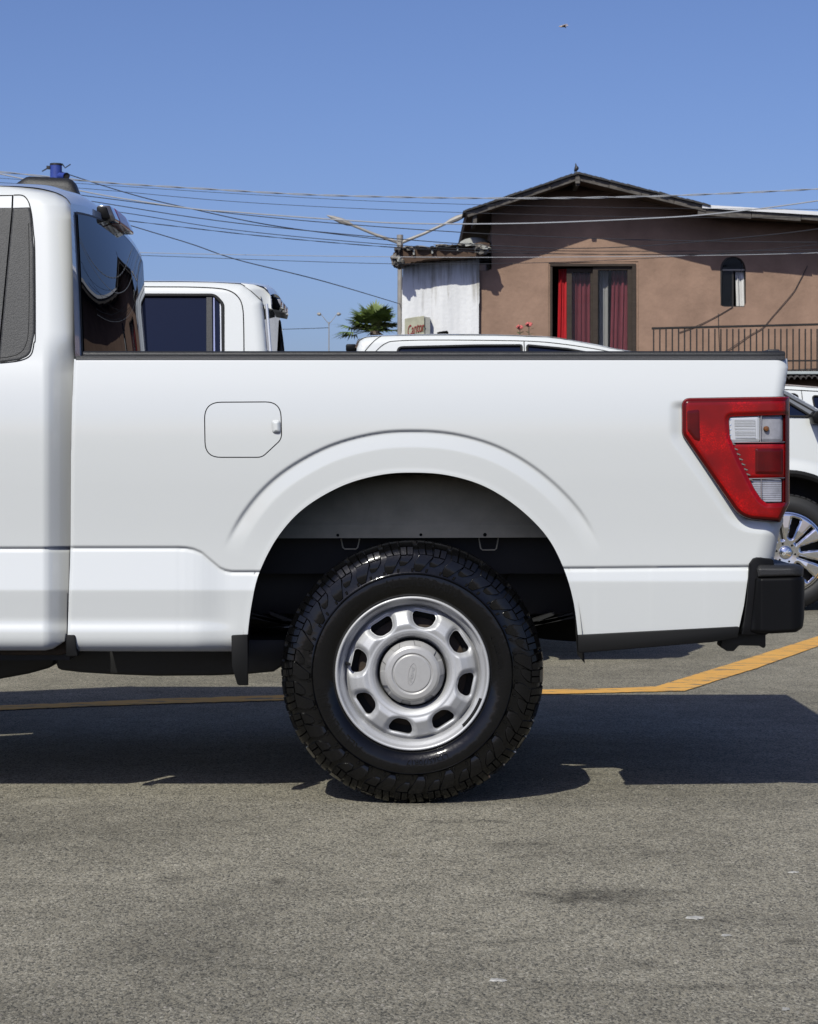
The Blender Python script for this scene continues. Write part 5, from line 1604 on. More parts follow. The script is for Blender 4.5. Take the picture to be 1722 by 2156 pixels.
# roof slopes: each slab, its fascia and its shingle courses at the verge
def slope(p0, p1, name, nsh, mat=None):
    (u0,v0),(u1,v1) = p0, p1
    A, B = P(u0,v0,YF), P(u1,v1,YF)
    t = 0.055
    d = (B-A).normalized(); nrm = Vector((-d.z,0,d.x)); nrm = nrm if nrm.z > 0 else -nrm
    q = [A-nrm*0.03, B-nrm*0.03, B-nrm*0.10, A-nrm*0.10]
    sl = MB().prism([(p.x,p.z) for p in q], YF+0.06, YH+9.6).build(name, M['soffit'], H, smooth=False)
    n = 4; L_ = (B-A).length
    for i in range(n):
        s0 = A+d*(L_*i/n+0.003); s1 = A+d*(L_*(i+1)/n-0.003); j = random.uniform(-0.006,0.006)
        q = [s0+nrm*(-0.035+j), s1+nrm*(-0.035+j*0.5), s1-nrm*0.140, s0-nrm*0.140]
        MB().prism([(p.x,p.z) for p in q], YF, YF+0.055).build('fascia_board', M['fascia'], H, smooth=False, bevel=0.006)
    for i in range(nsh):
        s0 = A+d*(L_*i/nsh); s1 = A+d*(L_*(i+1)/nsh+0.05); j = random.uniform(0,0.012)
        q = [s0+nrm*(-0.028), s1+nrm*(-0.026), s1+nrm*(-0.004+j), s0+nrm*(0.008+j)]
        MB().prism([(p.x,p.z) for p in q], YF-0.05-random.uniform(0,0.03), YF+1.0).build('shingle', M['shingle'], H, smooth=False)
    q = [A-nrm*0.026, B-nrm*0.026, B-nrm*0.005, A-nrm*0.005]
    MB().prism([(p.x,p.z) for p in q], YF+1.0, YH+9.6).build('roof_deck', M['shingle'], H, smooth=False)
slope((1215,364),(980,443), 'roof_slope', 22)
slope((1217,364),(1490,431), 'roof_slope', 24)
# low roof going right: white sheet over dark fascia
A, B = P(1478,433,YF), P(2000,462,YF)
MB().prism([(A.x,A.z+0.015),(B.x,B.z),(B.x,B.z-0.075),(A.x,A.z-0.050)], YF-0.03, YH+9.6).build('roof_sheet', M['tin'], H, smooth=False)
A3 = P(3900,470,YF)
MB().prism([(B.x+0.004,B.z),(A3.x,A3.z),(A3.x,A3.z-0.075),(B.x+0.004,B.z-0.075)], YF-0.03, YH+9.6).build('roof_sheet', M['tin'], H, smooth=False)
MB().prism([(B.x+0.004,B.z-0.08),(A3.x,A3.z-0.08),(A3.x,A3.z-0.19),(B.x+0.004,B.z-0.19)], YF+0.02, YF+0.09).build('fascia_board', M['fascia'], H, smooth=False)
MB().prism([(B.x,B.z-0.09),(A3.x,A3.z-0.09),(A3.x,A3.z-0.12),(B.x,B.z-0.12)], YF+0.09, YH+0.4).build('soffit', M['soffit'], H, smooth=False)
n = 5
for i in range(n):
    s0 = A.lerp(B, i/n+0.001); s1 = A.lerp(B, (i+1)/n-0.001); dz = random.uniform(-0.01,0.01)
    MB().prism([(s0.x-0.08*(i==0),s0.z-0.055),(s1.x,s1.z-0.078),(s1.x,s1.z-0.185+dz),(s0.x-0.08*(i==0),s0.z-0.165+dz)], YF+0.02, YF+0.09).build('fascia_board', M['fascia'], H, smooth=False, bevel=0.005)
MB().prism([(A.x,A.z-0.09),(B.x,B.z-0.09),(B.x,B.z-0.12),(A.x,A.z-0.12)], YF+0.09, YH+0.4).build('soffit', M['soffit'], H, smooth=False)
# purlin ends under the verge
for u, v in ((1216,381),(1000,459)):
    p = P(u, v, YF+0.06)
    MB().box((p.x-0.035,YF+0.06,p.z-0.09),(p.x+0.035,YH+0.3,p.z+0.06)).build('purlin', M['fascia'], H, smooth=False)
p = P(1216,372,YF-0.02); MB().box((p.x-0.045,YF-0.03,p.z-0.13),(p.x+0.045,YF-0.002,p.z+0.09)).build('ridge_plate', M['fascia'], H, smooth=False, bevel=0.005)

# ---- sliding door
D0 = bpy.data.objects.new('sliding_door', None); col.objects.link(D0); D0.parent = H; ORIGIN[D0.name] = origin_of(H)
def fr(pts_out, y, d, name, mat, par, bevel=0.006): return MB().uvprism(pts_out, y, d).build(name, mat, par, smooth=False, bevel=bevel)
def rectp(u0,v0,u1,v1): return [(u0,v0),(u1,v0),(u1,v1),(u0,v1)]
fr(rectp(1158,555,1339,560.5), YH-0.03, 0.10, 'lintel', M['door_wood'], D0)
fr(rectp(1158,560.5,1163,784), YH-0.015, 0.08, 'jamb', M['door_wood'], D0)
fr(rectp(1331,560.5,1339,784), YH-0.03, 0.10, 'jamb', M['door_wood'], D0)
def leaf(u0,u1,v0,y):
    for r_ in (rectp(u0,v0,u0+11,783), rectp(u1-11,v0,u1,783), rectp(u0+11,v0,u1-11,v0+9), rectp(u0+11,772,u1-11,783)):
        fr(r_, y, 0.05, 'door_stile', M['door_wood'], D0)
    fr(rectp(u0+11,v0+9,u1-11,772), y+0.02, 0.006, 'pane', M['house_glass'], D0, 0)
leaf(1193,1254,565,YH+0.10)
leaf(1248,1332,560,YH+0.03)
def curtain(name, u0, u1, v0, v1, y, mat, folds, amp, par, slant=0):
    def fn(S, T):
        u = u0+(u1-u0)*S+slant*T; v = v0+(v1-v0)*T
        yy = y+amp*np.sin(S*folds*2*math.pi+1.3*np.sin(S*5)+0.5*T)+0.3*amp*np.sin(S*folds*4.6*math.pi+2)
        k = (CAM_D+yy)/FPX
        return (u-CX)*k, yy, CAM_H-(v-HZ)*k
    return grid_sheet(name, mat, par, fn, 90, 14)
curtain('curtain', 1176, 1196, 566, 783, YH+0.24, M['curtain_red'], 2, 0.03, D0, slant=-4)
curtain('curtain', 1200, 1250, 566, 783, YH+0.30, M['curtain_pink'], 6, 0.028, D0)
curtain('curtain', 1288, 1334, 566, 783, YH+0.27, M['curtain_pink'], 5, 0.028, D0, slant=-5)
curtain('curtain', 1262, 1280, 566, 783, YH+0.33, M['curtain_white'], 2, 0.02, D0)
x0, x1 = P(1150,0,YH).x, P(1345,0,YH).x
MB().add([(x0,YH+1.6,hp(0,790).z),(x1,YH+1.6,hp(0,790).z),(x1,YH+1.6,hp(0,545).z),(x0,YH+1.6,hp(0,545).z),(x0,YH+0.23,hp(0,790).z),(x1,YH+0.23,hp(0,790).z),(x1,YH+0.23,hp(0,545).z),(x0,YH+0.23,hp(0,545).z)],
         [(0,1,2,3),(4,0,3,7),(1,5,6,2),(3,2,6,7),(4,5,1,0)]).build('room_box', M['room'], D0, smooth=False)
# thin plaster edge round the door
MB().tube([hp(1154.5,784,YH-0.004),hp(1154.5,553,YH-0.004),hp(1343,551,YH-0.004),hp(1342,784,YH-0.004)], 0.012, 5).build('plaster_edge', M['brown_wall'], D0)

# ---- arched window
W0 = bpy.data.objects.new('arched_window', None); col.objects.link(W0); W0.parent = H; ORIGIN[W0.name] = origin_of(H)
MB().tube([hp(u,v,YH+0.02) for u,v in ARCHW], 0.026, 6, closed=True).build('frame', M['iron'], W0)
fr(rectp(1518,567,1570,570), YH+0.03, 0.04, 'transom', M['pole'], W0, 0.004)
fr(rectp(1541,570,1544.5,645), YH+0.05, 0.03, 'mullion', M['iron'], W0, 0.004)
fr([(1519,569),(1541,569),(1541,645),(1518,645)], YH+0.06, 0.006, 'pane', M['house_glass'], W0, 0)
fr([(1519,567)]+[(1544+24.5*math.cos(a), 566-24.5*math.sin(a)) for a in np.linspace(math.pi,0,13)]+[(1569,567)], YH+0.06, 0.006, 'pane', M['house_glass'], W0, 0)
curtain('curtain', 1548, 1567, 572, 645, YH+0.14, M['curtain_white'], 2.2, 0.02, W0, slant=2)
x0, x1 = P(1510,0,YH).x, P(1578,0,YH).x
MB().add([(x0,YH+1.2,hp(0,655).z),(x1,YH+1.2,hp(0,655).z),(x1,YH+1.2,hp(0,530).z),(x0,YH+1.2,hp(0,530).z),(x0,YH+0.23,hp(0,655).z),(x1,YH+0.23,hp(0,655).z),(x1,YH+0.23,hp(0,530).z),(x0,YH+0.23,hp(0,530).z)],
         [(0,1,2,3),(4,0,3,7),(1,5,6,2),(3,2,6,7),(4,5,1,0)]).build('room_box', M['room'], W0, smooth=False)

# ---- balcony: beam, tiles below, iron railing
YB = 36.5
A, B = P(1366,782,YB), P(2000,782,YB)
MB().box((A.x,YB-0.06,A.z-0.055),(B.x,YH+0.02,A.z)).build('balcony_slab', M['slab'], H, smooth=False, bevel=0.008)
tm = None
nt_ = 52
for i in range(nt_):
    x = A.x+(B.x-A.x)*(i+0.5)/nt_
    if tm is None:
        m = MB(); vs = []; fs = []
        for k in range(9):
            an = math.pi*k/8; r1, r2 = 0.056, 0.044
            for (rr, yy, zz) in ((r1,0,0),(r1,0.65,0.16),(r2,0.65,0.16),(r2,0,0)):
                vs.append((rr*math.cos(an), yy, zz+rr*math.sin(an)))
            if k: 
                for q_ in range(4): fs.append(((k-1)*4+q_, k*4+q_, k*4+(q_+1)%4, (k-1)*4+(q_+1)%4))
        tm = link_mesh('roof_tile', [(v[0]+x, v[1]+YB-0.10, v[2]+P(0,799,YB).z) for v in vs], fs, M['tile'], H, True, 40, loc=(x,YB-0.10,P(0,799,YB).z))
    else:
        c = dup(tm, H, loc=Vector((x,YB-0.10+random.uniform(-0.03,0.02),P(0,799,YB).z+random.uniform(-0.012,0.012)))-origin_of(H))
RL = bpy.data.objects.new('railing', None); col.objects.link(RL); RL.parent = H; ORIGIN[RL.name] = origin_of(H)
rv_ = lambda u: 691.5+(683-691.5)*(u-1373)/(1722-1373)
pa, pb = P(1372,rv_(1372),YB), P(2000,rv_(2000),YB)
MB().tube([pa,pb], 0.022, 6).build('top_rail', M['iron'], RL)
MB().tube([P(1374,762,YB),P(2000,757,YB)], 0.016, 6).build('bottom_rail', M['iron'], RL)
bar = None; u = 1376.0; k = 0
while u < 1990:
    top, bot = P(u, rv_(u)+1, YB), P(u, 781, YB)
    if bar is None:
        bar = MB().box((top.x-0.0125,YB-0.0125,bot.z),(top.x+0.0125,YB+0.0125,top.z)).build('bar', M['iron'], RL, smooth=False, loc=(top.x,YB,bot.z))
    else:
        c = dup(bar, RL, loc=Vector((top.x,YB,bot.z))-origin_of(RL)); c.scale = (1,1,(top.z-bot.z)/0.86 if False else 1.0)
    u += 12.75+random.uniform(-0.5,0.5); k += 1
# cables clipped to the facade
fac = [[(1700,560),(1680,598),(1668,618),(1625,668),(1606,690),(1580,705),(1535,735),(1470,770)], [(1543,646),(1512,664),(1470,685),(1430,700)], [(1512,660),(1513,700),(1515,745)]]
for pts in fac:
    MB().tube([hp(u,v,YH-0.02) for u,v in catmull(pts,5)], 0.007, 5).build('wall_cable', M['cable_dark'], H)

# ================================================================== white outbuilding
YW = 37.18
WB = thing('white_outbuilding', (P(930,0,YW).x, YW, 0), 'small stained white building with ragged roof edge left of the brown house', 'building')
gw = HZ+CAM_H*FPX/(CAM_D+YW)
fwb = poly_sdf([(849,545),(1010,530),(1009,640),(1007,gw),(843,gw),(846,700)])
fvent = poly_sdf([(920.5,699),(944,696.5),(944.5,709),(921,709)])
sheet('wall', M['white_wall'], WB, (838,1014), (526,1084), 4, 4, lambda U,V: np.minimum(fwb(U,V), -fvent(U,V)), lambda U,V: 0.003*np.sin(U*0.42)*np.sin(V*0.006+0.4)+0.010*np.sin(U*0.09+V*0.013), y0=YW, flange=0.12)
x0, x1 = P(846,0,YW).x, P(1009,0,YW).x
m = MB(); m.box((x0,YW+0.13,0),(x0+0.12,YW+4.5,4.6)); m.box((x1-0.12,YW+0.13,0),(x1,YW+4.5,4.8)); m.build('side_walls', M['white_wall'], WB, smooth=False)
MB().box((P(915,0,YW).x,YW+0.121,P(0,715,YW).z),(P(950,0,YW).x,YW+0.14,P(0,692,YW).z)).build('vent_opening', M['room'], WB, smooth=False)
# ragged roof: a leaning slab whose front edge is uneven
YR = 36.72
top = [(822,541),(829,532),(838,521),(845,516),(849,521),(862,524),(880,520),(905,522),(925,516),(945,519),(960,515),(978,513),(996,514),(1012,510),(1030,512)]
bot = [(1032,528),(1012,538),(985,541),(940,543),(900,546),(872,551),(852,556),(838,557),(826,552)]
def rag(pts, j=1.5):
    out = []
    for a, b_ in zip(pts[:-1], pts[1:]):
        for t in np.linspace(0,1,4,endpoint=False):
            out.append((a[0]+(b_[0]-a[0])*t+random.uniform(-1,1), a[1]+(b_[1]-a[1])*t+random.uniform(-j,j)))
    return out+[pts[-1]]
outline = rag(top, 1.4)+rag(bot, 1.0)
q = [P(u,v,YR) for u,v in outline]
n = len(q); vs = []; fs = []
for (yy, dz) in ((YR,0),(YR+0.22,-0.015),(YH+3.6,0.25)):
    for p in q: vs.append((p.x+random.uniform(-0.006,0.006), yy, p.z+dz))
for r_ in range(2):
    for k in range(n): fs.append((r_*n+k, r_*n+(k+1)%n, (r_+1)*n+(k+1)%n, (r_+1)*n+k))
fs.append(tuple(range(n-1,-1,-1))); fs.append(tuple(2*n+k for k in range(n)))
MB().add(vs, fs).build('roof', M['soffit'], WB, smooth=False)
# mortar lumps and broken tiles along the edge
def lump(u, v, y, sx, sz, mat, name):
    p = P(u, v, y); bm = bmesh.new(); bmesh.ops.create_icosphere(bm, subdivisions=2, radius=1.0)
    vs = []; 
    for w in bm.verts:
        f = random.uniform(0.45,1.15); vs.append((p.x+w.co.x*sx*f, p.y+w.co.y*0.14*f, p.z+w.co.z*sz*f))
    bm.verts.index_update(); fs = [tuple(x.index for x in f.verts) for f in bm.faces]; bm.free()
    return link_mesh(name, vs, fs, mat, WB, False)
for u, v, sx, sz, mt in ((832,545,0.11,0.13,'rubble'),(840,548,0.08,0.09,'concrete'),(846,553,0.07,0.09,'rubble'),(835,558,0.07,0.06,'tile'),(838,527,0.08,0.11,'tile'),(860,523,0.14,0.05,'rubble'),(886,521,0.16,0.04,'rubble'),(930,518,0.18,0.045,'rubble'),
                         (952,518,0.14,0.04,'tile'),(985,515,0.18,0.05,'concrete'),(1008,521,0.15,0.07,'rubble'),(1020,523,0.13,0.07,'concrete'),(1012,532,0.12,0.05,'rubble'),(910,522,0.12,0.035,'tile'),(970,516,0.12,0.04,'rubble')):
    lump(u, v, YR-0.03, sx, sz, M[mt], 'mortar_lump')
for u, v in ((871,529),(910,526),(963,520),(1001,519)):
    p = P(u, v, YR-0.06); MB().box((p.x-0.016,p.y,p.z-0.07),(p.x+0.016,p.y+0.45,p.z+0.03)).build('rafter_end', M['concrete'], WB, smooth=False)
# water tank dome on the roof behind
TK = MB(); pc = P(1000,517,38.2)
TK.lathe([(0.34,-0.35),(0.345,-0.03),(0.33,0.02),(0.29,0.075),(0.20,0.125),(0.10,0.15),(0.001,0.16)], 32, (pc.x,38.2,pc.z), axis='z')
tk = TK.build('water_tank', M['concrete'], None)
tag(tk, 'grey domed water tank top on the roof of the white outbuilding', 'water tank')
# sign box on the wall
SG = thing('sign_box', (P(874,0,36.93).x, 36.93, 0), 'cream sign box with red lettering fixed to the white outbuilding', 'sign')
x0, x1 = P(852,0,36.93).x, P(893.5,0,36.93).x
zt, zt2 = P(0,671,36.93).z, P(0,664.5,36.93).z
MB().prism([(x0,0.9),(x1,0.9),(x1,zt2),(x0+0.16,zt2-0.03),(x0,zt)], 36.95, 37.17).build('board', M['sign_cream'], SG, smooth=False, bevel=0.008)
x2 = P(905.5,0,36.98).x
MB().prism([(x1+0.003,0.9),(x2,0.9),(x2,P(0,668,36.98).z),(x1+0.003,P(0,667,36.98).z)], 37.0, 37.17).build('side_board', M['concrete'], SG, smooth=False)
def sign_text(mat, name, off, grow_, y):
    vs, fs = bfont_mesh('Cantor', 0.20, 0.003)
    xs = [v.x for v in vs]; w = max(xs)-min(xs); cx_ = (max(xs)+min(xs))/2
    pc = P(877, 690, 36.93); out = []
    for v in vs:
        t = (v.x-cx_)/w                       # -0.5..0.5
        x = pc.x+t*0.315*grow_-0.014+off; z = pc.z+v.y*1.45*grow_+0.10*t-0.16*t*t*0.6-0.01
        out.append((x, y-v.z, z-off*0.6))
    return MB().add(out, fs).build(name, mat, SG, smooth=False)
sign_text(M['sign_olive'], 'lettering_outline', 0.007, 1.06, 36.944)  # olive outline printed behind the red letters
sign_text(M['sign_red'], 'lettering', 0.0, 1.0, 36.938)

# ================================================================== flowering pot plant on the balcony ledge
def pot_plant(u, v, y, h, label):
    base = P(u, v, y); base.z -= h
    t = thing('flowering_plant', base, label, 'plant', 'flowering plants by the brown wall')
    MB().lathe([(0.001,0.0),(0.09,0.0),(0.12,0.20),(0.13,0.20),(0.13,0.225),(0.11,0.225),(0.10,0.19),(0.001,0.19)], 20, base, axis='z').build('pot', M['tile'], t)
    stem = [base+Vector((0,0,0.18)), base+Vector((0.01,0,h*0.6)), base+Vector((0,0,h))]
    MB().tube(catmull(stem,5), 0.010, 6).build('stem', M['trunk'], t)
    for i in range(16):
        a = random.uniform(0,6.28); z = h*random.uniform(0.62,1.0); l = random.uniform(0.07,0.13)
        p = base+Vector((0,0,z)); d = Vector((math.cos(a),math.sin(a)*0.7,random.uniform(-0.1,0.7))).normalized(); s = d.cross(Vector((0,0,1))).normalized()*l*0.28
        MB().add([p, p+d*l*0.5+s, p+d*l, p+d*l*0.5-s], [(0,1,2,3)]).build('leaf', M['plant'], t, smooth=False)
    for i in range(6):
        a = i*1.05; p = base+Vector((0.045*math.cos(a),0.03*math.sin(a)-0.02,h+0.02+0.02*math.sin(i*2.1)))
        bm = bmesh.new(); bmesh.ops.create_icosphere(bm, subdivisions=1, radius=0.030)
        vs = [w.co*random.uniform(0.8,1.2)+p for w in bm.verts]; bm.verts.index_update(); fs = [tuple(x.index for x in f.verts) for f in bm.faces]; bm.free()
        link_mesh('flower', vs, fs, M['petal'], t, False)
pot_plant(1094,691,37.0,1.05,'shorter of two coral flowering plants against the brown wall')
pot_plant(1113,685,36.95,1.10,'taller of two coral flowering plants against the brown wall')
zt = P(1094,691,37.0).z-1.05
ldg = MB().box((P(1075,0,37).x,36.7,zt-0.12),(P(1150,0,37).x,YH+0.01,zt-0.001)).build('plant_ledge', M['slab'], H, smooth=False)

# ================================================================== palm
def palm():
    base = P(789, 700, 73.0); cz = base.z+0.05; base.z = 0
    t = thing('palm_tree', base, 'small fan palm beside the lamp post left of the white outbuilding', 'palm tree')
    MB().tube([base, base+Vector((0.05,0,cz*0.5)), Vector((base.x,base.y,cz))], [0.24,0.20,0.17], 10).build('trunk', M['trunk'], t)
    def frond(a, el, L_, mat, nm, droop):
        d0 = Vector((math.cos(a)*math.cos(el), math.sin(a)*math.cos(el), math.sin(el)))
        p0 = Vector((base.x,base.y,cz)); pts = []
        for k in range(5):
            s_ = k/4; pts.append(p0+d0*L_*0.55*s_+Vector((0,0,-droop*0.25*s_*s_)))
        m = MB(); m.tube(pts, 0.014, 4)
        hub = pts[-1]; side = d0.cross(Vector((0,0,1))).normalized(); upv = side.cross(d0).normalized()
        nb = 17
        for i in range(nb):
            f = (i/(nb-1)-0.5)*2; an = f*1.45
            dd = (d0*math.cos(an)+side*math.sin(an)).normalized(); bl = L_*(0.58-0.14*abs(f))*random.uniform(0.85,1.1)
            w = (upv.cross(dd)).normalized()*0.042
            mid = hub+dd*bl*0.55+upv*0.02; tip = hub+dd*bl+Vector((0,0,-droop*(0.18+0.2*random.random())))
            b2 = len(m.v)
            m.add([hub-w*0.3, hub+w*0.3, mid+w, mid-w, tip], [(0,1,2,3),(3,2,4)])
        m.build(nm, mat, t, smooth=False)
    for i in range(46):
        a = random.uniform(0,6.283); el = random.uniform(0.05,1.45); frond(a, el, random.uniform(0.85,1.25), M['leaf'], 'frond', random.uniform(0.1,0.5))
    for i in range(12):
        a = random.uniform(0,6.283); el = random.uniform(-0.9,-0.1); frond(a, el, random.uniform(0.7,1.0), M['leaf_dry'], 'dry_frond', 0.8)
    for a, el in ((3.0,0.28),(3.3,0.05),(2.8,0.0)): frond(a, el, 1.45, M['leaf'], 'frond', 0.5)
palm()

# ================================================================== street lamps
def lamp_post(y, u, vtop, arms, label, r, headlen, flat=False):
    b0 = P(u, vtop, y); t = thing('street_lamp', (b0.x,y,0), label, 'street lamp', 'two-armed street lamps')
    MB().tube([(b0.x,y,0),(b0.x,y,b0.z*0.5),(b0.x,y,b0.z+r*1.5)], [r*1.4,r*1.2,r], 10).build('pole', M['pole'], t)
    MB().tube([(b0.x,y,b0.z-r*3),(b0.x,y,b0.z+r*3.5)], r*1.35, 10).build('collar', M['pole'], t)
    for (ue, ve) in arms:
        e = P(ue, ve, y); s = Vector((b0.x,y,b0.z)); d = (e-s); h = e-d.normalized()*headlen
        arm = MB().tube([s, s.lerp(h,0.5)+Vector((0,0,-0.02)), (h+d.normalized()*headlen*0.2) if not flat else e], [r*0.75,r*0.62,r*0.55], 8).build('arm', M['pole'], t)
        dn = d.normalized()
        if flat:
            h = e; dn = Vector((math.copysign(1.0, d.x), 0, 0.12)).normalized()
        pts = [h+dn*headlen*f+Vector((0,0,0.0)) for f in (0,0.15,0.4,0.75,1.0)]
        MB().tube(pts, [r*0.6,r*1.05,r*1.25,r*0.85,r*0.15] if not flat else [r*1.2,r*3.2,r*3.6,r*2.8,r*0.6], 8).build('lamp_head', M['pole'], t)
lamp_post(46.0, 842.0, 512, [(688,453.5),(992,447)], 'grey two-armed street lamp rising behind the white outbuilding', 0.055, 0.62)
lamp_post(150.0, 692.5, 682, [(676,662),(709,662)], 'far thin two-armed street lamp standing against the sky', 0.034, 0.30, flat=True)

# ================================================================== blue steel post head
def blue_post():
    y = 30.0
    t = thing('blue_steel_post', (P(117.5,0,y).x,y,0), 'blue steel pipe post with stub pipes above the cab roof', 'post')
    b = P(118, 346, y); k = (CAM_D+y)/FPX
    MB().tube([(b.x,y,0),(b.x,y,b.z*0.6),(b.x,y,b.z)], 12.5*k, 20).build('post', M['blue_steel'], t)
    MB().lathe([(0.001,0.0),(13*k,0.0),(13.2*k,-0.03),(12.6*k,-0.03)], 20, (b.x,y,b.z+0.012), axis='z').build('cap_plate', M['iron'], t)
    p0 = P(126,371,y-0.05); p1 = P(140,371,y-0.35)
    pipe = MB().tube([p0,p1], 7.5*k, 16, cap=False).build('stub_pipe', M['blue_steel'], t)
    MB().tube([p0.lerp(p1,0.2),p0.lerp(p1,0.95)], 6.6*k, 16).build('pipe_bore', M['room'], t)
    p0 = P(110,378,y-0.05); p1 = P(105,380,y-0.35)
    MB().tube([p0,p1], 6.5*k, 16).build('stub_pipe', M['blue_steel'], t)
    pc = P(104.6,380.4,y-0.36); MB().lathe([(0.001,-0.012),(4.6*k,-0.012),(4.8*k,0.0)], 16, pc).build('pipe_cover', M['curtain_white'], t)
    MB().tube([P(88.5,361,y),P(101,353.5,y),P(106,350,y)], 0.010, 6).build('rod', M['iron'], t)
    MB().tube([P(131,345,y),P(137,353.5,y),P(148.5,346,y)], 0.010, 6).build('rod', M['iron'], t)
    MB().box((P(99,0,y).x,y-0.06,P(0,356,y).z),(P(106,0,y).x,y+0.04,P(0,350,y).z)).build('bracket', M['iron'], t, smooth=False)
    MB().box((P(126,0,y).x,y-0.12,P(0,391,y).z),(P(135,0,y).x,y+0.05,P(0,380,y).z)).build('bracket', M['blue_steel'], t, smooth=False)
blue_post()

# ================================================================== overhead cables
def cable(pts, y, r, mat, label, twist=False):
    w = [P(u,v,y+dy) for u,v,dy in [(p+(0,))[:3] for p in pts]]
    sm = [Vector(p) for p in catmull([tuple(p) for p in w], 14)]
    m = MB()
    if twist:
        L_ = 0
        a, b_ = [], []
        for i, p in enumerate(sm):
            if i: L_ += (p-sm[i-1]).length
        # two strands wound round each other
        dense = []
        for i in range(len(sm)-1):
            n = max(2, int((sm[i+1]-sm[i]).length/0.10))
            for k in range(n): dense.append(sm[i].lerp(sm[i+1], k/n))
        dense.append(sm[-1])
        s = 0
        for i, p in enumerate(dense):
            if i: s += (p-dense[i-1]).length
            ph = s*2*math.pi/1.1
            o_ = Vector((0, math.cos(ph), math.sin(ph)))*r*0.9
            a.append(p+o_); b_.append(p-o_)
        m.tube(a, r*0.72, 5); m.tube(b_, r*0.72, 5)
    else:
        m.tube(sm, r, 6)
    o = m.build('overhead_cable', mat, None)
    tag(o, label, 'cable', 'overhead cables crossing the sky')
YC = 31.0
D_, G_ = M['cable_dark'], M['cable_grey']
cable([(-300,340),(0,362.5),(100,372.5),(225,385),(425,397.5),(650,410),(860,415.5),(1030,417.5),(1200,417),(1419,412),(1722,398),(2050,378)], YC, 0.011, G_, 'highest overhead cable, twisted silver, crossing just below the gable peak', True)
cable([(-300,355),(160,386),(500,408),(860,426.5),(1300,437),(1722,441),(2050,440)], YC+0.6, 0.004, D_, 'very thin dark overhead wire second from the top')
cable([(-300,365),(165,396),(500,425),(860,443.5),(1300,456),(1722,458),(2050,455)], YC+0.9, 0.0045, D_, 'thin dark overhead wire third from the top, above the thick silver cable')
cable([(-300,300),(160,400),(390,437.5),(500,447),(700,462),(860,470.5),(1097,470.5),(1353,460.5),(1506,450),(1722,422.6),(2050,370)], YC-0.3, 0.011, G_, 'thick silver overhead cable rising to the right across the gable')
cable([(-300,350),(170,411),(370,436),(600,461),(860,482),(1100,496),(1353,505),(1722,510),(2050,505)], YC, 0.007, D_, 'dark overhead cable just under the thick silver one')
cable([(117,355),(145,367.5),(280,410),(400,439),(600,479),(845,509,15)], YC, 0.008, D_, 'dark cable dropping from the blue post to the nearer street lamp')
cable([(-300,340),(200,425),(500,470),(860,505),(1060,518),(1200,523),(1353,518),(1530,503),(1722,482),(2050,430)], YC-0.2, 0.007, D_, 'dark overhead cable sagging lowest over the house wall then rising right')
cable([(-300,370),(240,445),(500,485),(845,517),(1100,527),(1400,529),(1722,526),(2050,515)], YC+0.2, 0.006, D_, 'dark overhead cable passing level with the lamp post top')
cable([(-300,400),(270,465),(560,498),(845,522),(1100,533),(1400,536),(1722,531),(2050,520)], YC+0.5, 0.006, D_, 'dotted dark overhead cable below the lamp post top', True)
cable([(-300,300),(275,475),(400,513),(500,547),(680,592),(842,640,15)], YC, 0.008, D_, 'black cable slanting steeply down to the middle of the nearer lamp post')
cable([(-300,510),(300,532),(842,541),(1150,541.5),(1455,538.5),(1722,532.5),(2050,520)], YC-0.4, 0.0055, G_, 'fine pale overhead wire crossing the white roof edge and brown wall')
cable([(-300,520),(300,538),(600,549),(842,555.5),(1100,554),(1302,547),(1500,535),(1722,515),(2050,480)], YC-0.5, 0.0045, D_, 'lowest fine dark wire, crossing the white wall below the roof edge')
cable([(-300,800),(300,712),(692,690)], 143.0, 0.02, D_, 'faint far wire reaching the distant street lamp')

# ================================================================== birds
def perched_bird():
    y = YF-0.02; b = P(1213.5, 362.5, y); k = (CAM_D+y)/FPX
    t = thing('perched_bird', b, 'black bird perched on the ridge of the brown house', 'bird')
    def ring(c, rx, ry, n=10): return [(c[0]+rx*math.cos(2*math.pi*i/n), c[1]+ry*math.sin(2*math.pi*i/n), c[2]) for i in range(n)]
    prof = [(-3.6,0.6,0.2),(-3.0,1.3,1.6),(-1.6,3.4,3.6),(0.0,6.2,4.8),(0.5,9.0,4.6),(0.2,11.5,3.4),(-0.8,13.6,2.0),(-1.2,15.2,1.75),(-1.5,16.4,1.5),(-1.8,17.5,0.7),(-2.0,19.2,0.15)]
    vs = []; fs = []; n = 10
    for i, (dx, dz, r) in enumerate(prof):
        vs += ring((b.x+dx*k, b.y, b.z+dz*k), r*k, r*k*0.9)
        if i:
            for q_ in range(n): fs.append(((i-1)*n+q_, (i-1)*n+(q_+1)%n, i*n+(q_+1)%n, i*n+q_))
    MB().add(vs, fs).build('body', M['feather'], t)
    MB().add([(b.x-3.2*k,b.y-0.02,b.z+2.5*k),(b.x-1.4*k,b.y-0.02,b.z+3*k),(b.x-4.0*k,b.y+0.03,b.z-3.2*k),(b.x-5.2*k,b.y+0.03,b.z-2.6*k)], [(0,1,2,3)]).build('tail', M['feather'], t, smooth=False)
    for dx in (-0.8, 0.9):
        MB().tube([(b.x+dx*k,b.y,b.z+3*k),(b.x+dx*k,b.y-0.01,b.z-0.4*k)], 0.006, 5).build('leg', M['feather'], t)
perched_bird()
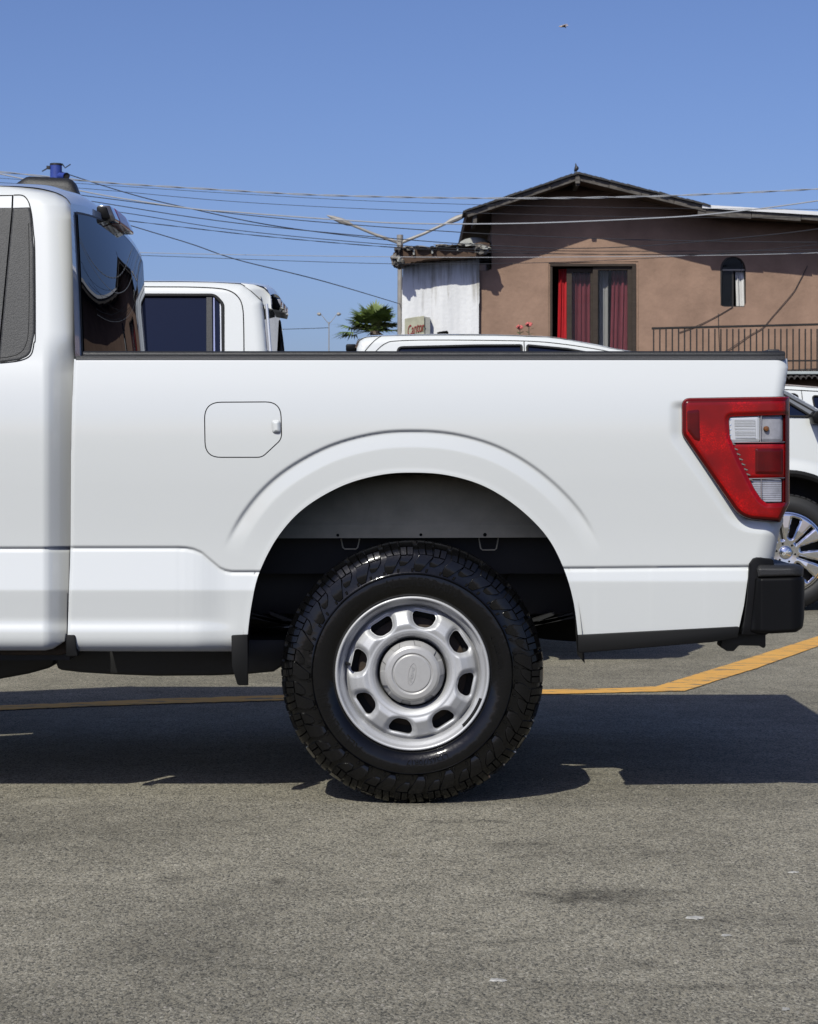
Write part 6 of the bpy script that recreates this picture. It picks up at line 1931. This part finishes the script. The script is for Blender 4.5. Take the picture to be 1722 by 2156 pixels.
def flying_bird():
    y = 40.0; c = P(1186, 56, y); k = (CAM_D+y)/FPX*1.15
    t = thing('flying_bird', c, 'tiny tan bird flying high in the blue sky', 'bird')
    prof = [(-8.5,0.3,0.1),(-6.5,0.2,1.3),(-5.0,0.0,1.8),(-2,0.2,2.2),(2,0.5,1.9),(5,0.8,1.2),(8.0,1.4,0.9),(9.5,1.6,0.2)]
    vs = []; fs = []; n = 8
    for i, (dx, dz, r) in enumerate(prof):
        for q_ in range(n):
            a = 2*math.pi*q_/n; vs.append((c.x+dx*k, c.y+r*k*math.cos(a), c.z+(dz+0.8*r*math.sin(a))*k))
        if i:
            for q_ in range(n): fs.append(((i-1)*n+q_, (i-1)*n+(q_+1)%n, i*n+(q_+1)%n, i*n+q_))
    MB().add(vs, fs).build('body', M['gull'], t)
    for s in (-1, 1):
        w = [(-3,0,0.5),(3,0,0.7),(4,s*10,2.2),(6.5,s*18,1.2),(2.5,s*12,2.0),(-2,s*6,1.4)]
        top_ = [(c.x+a*k, c.y+b*k, c.z+z*k) for a,b,z in w]; bt = [(x,yy,z-0.012) for x,yy,z in top_]
        MB().add(top_+bt, [(0,1,2,3,4,5),(11,10,9,8,7,6)]+[(i,6+i,6+(i+1)%6,(i+1)%6) for i in range(6)]).build('wing', M['gull'], t, smooth=False)
flying_bird()

# ================================================================== loose grit on the asphalt
def grit():
    m = MB()
    spots = []
    for i in range(420):
        u, v = random.uniform(-60,1780), 1400+random.random()**0.8*780
        g = G(u, v); spots.append((g.x, g.y, random.uniform(0.002,0.0055)))
    for x, y, r in spots:
        h = r*random.uniform(0.5,0.9); a0 = random.uniform(0,6)
        vs = [(x+r*random.uniform(0.7,1.3)*math.cos(a0+i*1.257), y+r*random.uniform(0.7,1.3)*math.sin(a0+i*1.257), 0.0) for i in range(5)]
        vs.append((x+random.uniform(-0.3,0.3)*r, y+random.uniform(-0.3,0.3)*r, h))
        m.add(vs, [(i,(i+1)%5,5) for i in range(5)])
    o = m.build('loose_grit', M['rubble'], None, smooth=False)
    tag(o, 'scattered grit and small stones lying on the asphalt', 'grit', kind='stuff')
grit()
# pale chips of paint and droppings near the camera, each its own flake
M['chip'] = plain('pale_paint_chip', (0.38,0.37,0.34), rough=0.9, var=0.3, scale=60)
CHIP_LABELS = [((1046,2065),0.020,'pale chip on the asphalt below the wheel, nearest the bottom edge'), ((1463,1934),0.022,'long pale scrape-like chip right of the oil stain'),
               ((1527,1971),0.012,'small pale chip below the long one at the right'), ((1671,1838),0.014,'pale chip on the asphalt near the right edge'), ((1652,2127),0.012,'pale chip in the bottom right corner')]
for (u,v), r, lab in CHIP_LABELS:
    g = G(u,v); n = 13; r *= 0.62
    vs = [(g.x+r*random.uniform(0.35,1.4)*math.cos(i*2*math.pi/n)*1.5, g.y+r*random.uniform(0.35,1.3)*math.sin(i*2*math.pi/n)*1.1, 0.001) for i in range(n)]
    top_ = [(g.x+(a-g.x)*0.82, g.y+(b-g.y)*0.82, 0.0035+random.uniform(0,0.001)) for a,b,_ in vs]
    o = MB().add(vs+top_, [tuple(n+i for i in range(n))]+[(i,(i+1)%n,n+(i+1)%n,n+i) for i in range(n)]).build('paint_chip', M['chip'], None, smooth=False)
    tag(o, lab, 'chip', 'pale chips lying on the asphalt')
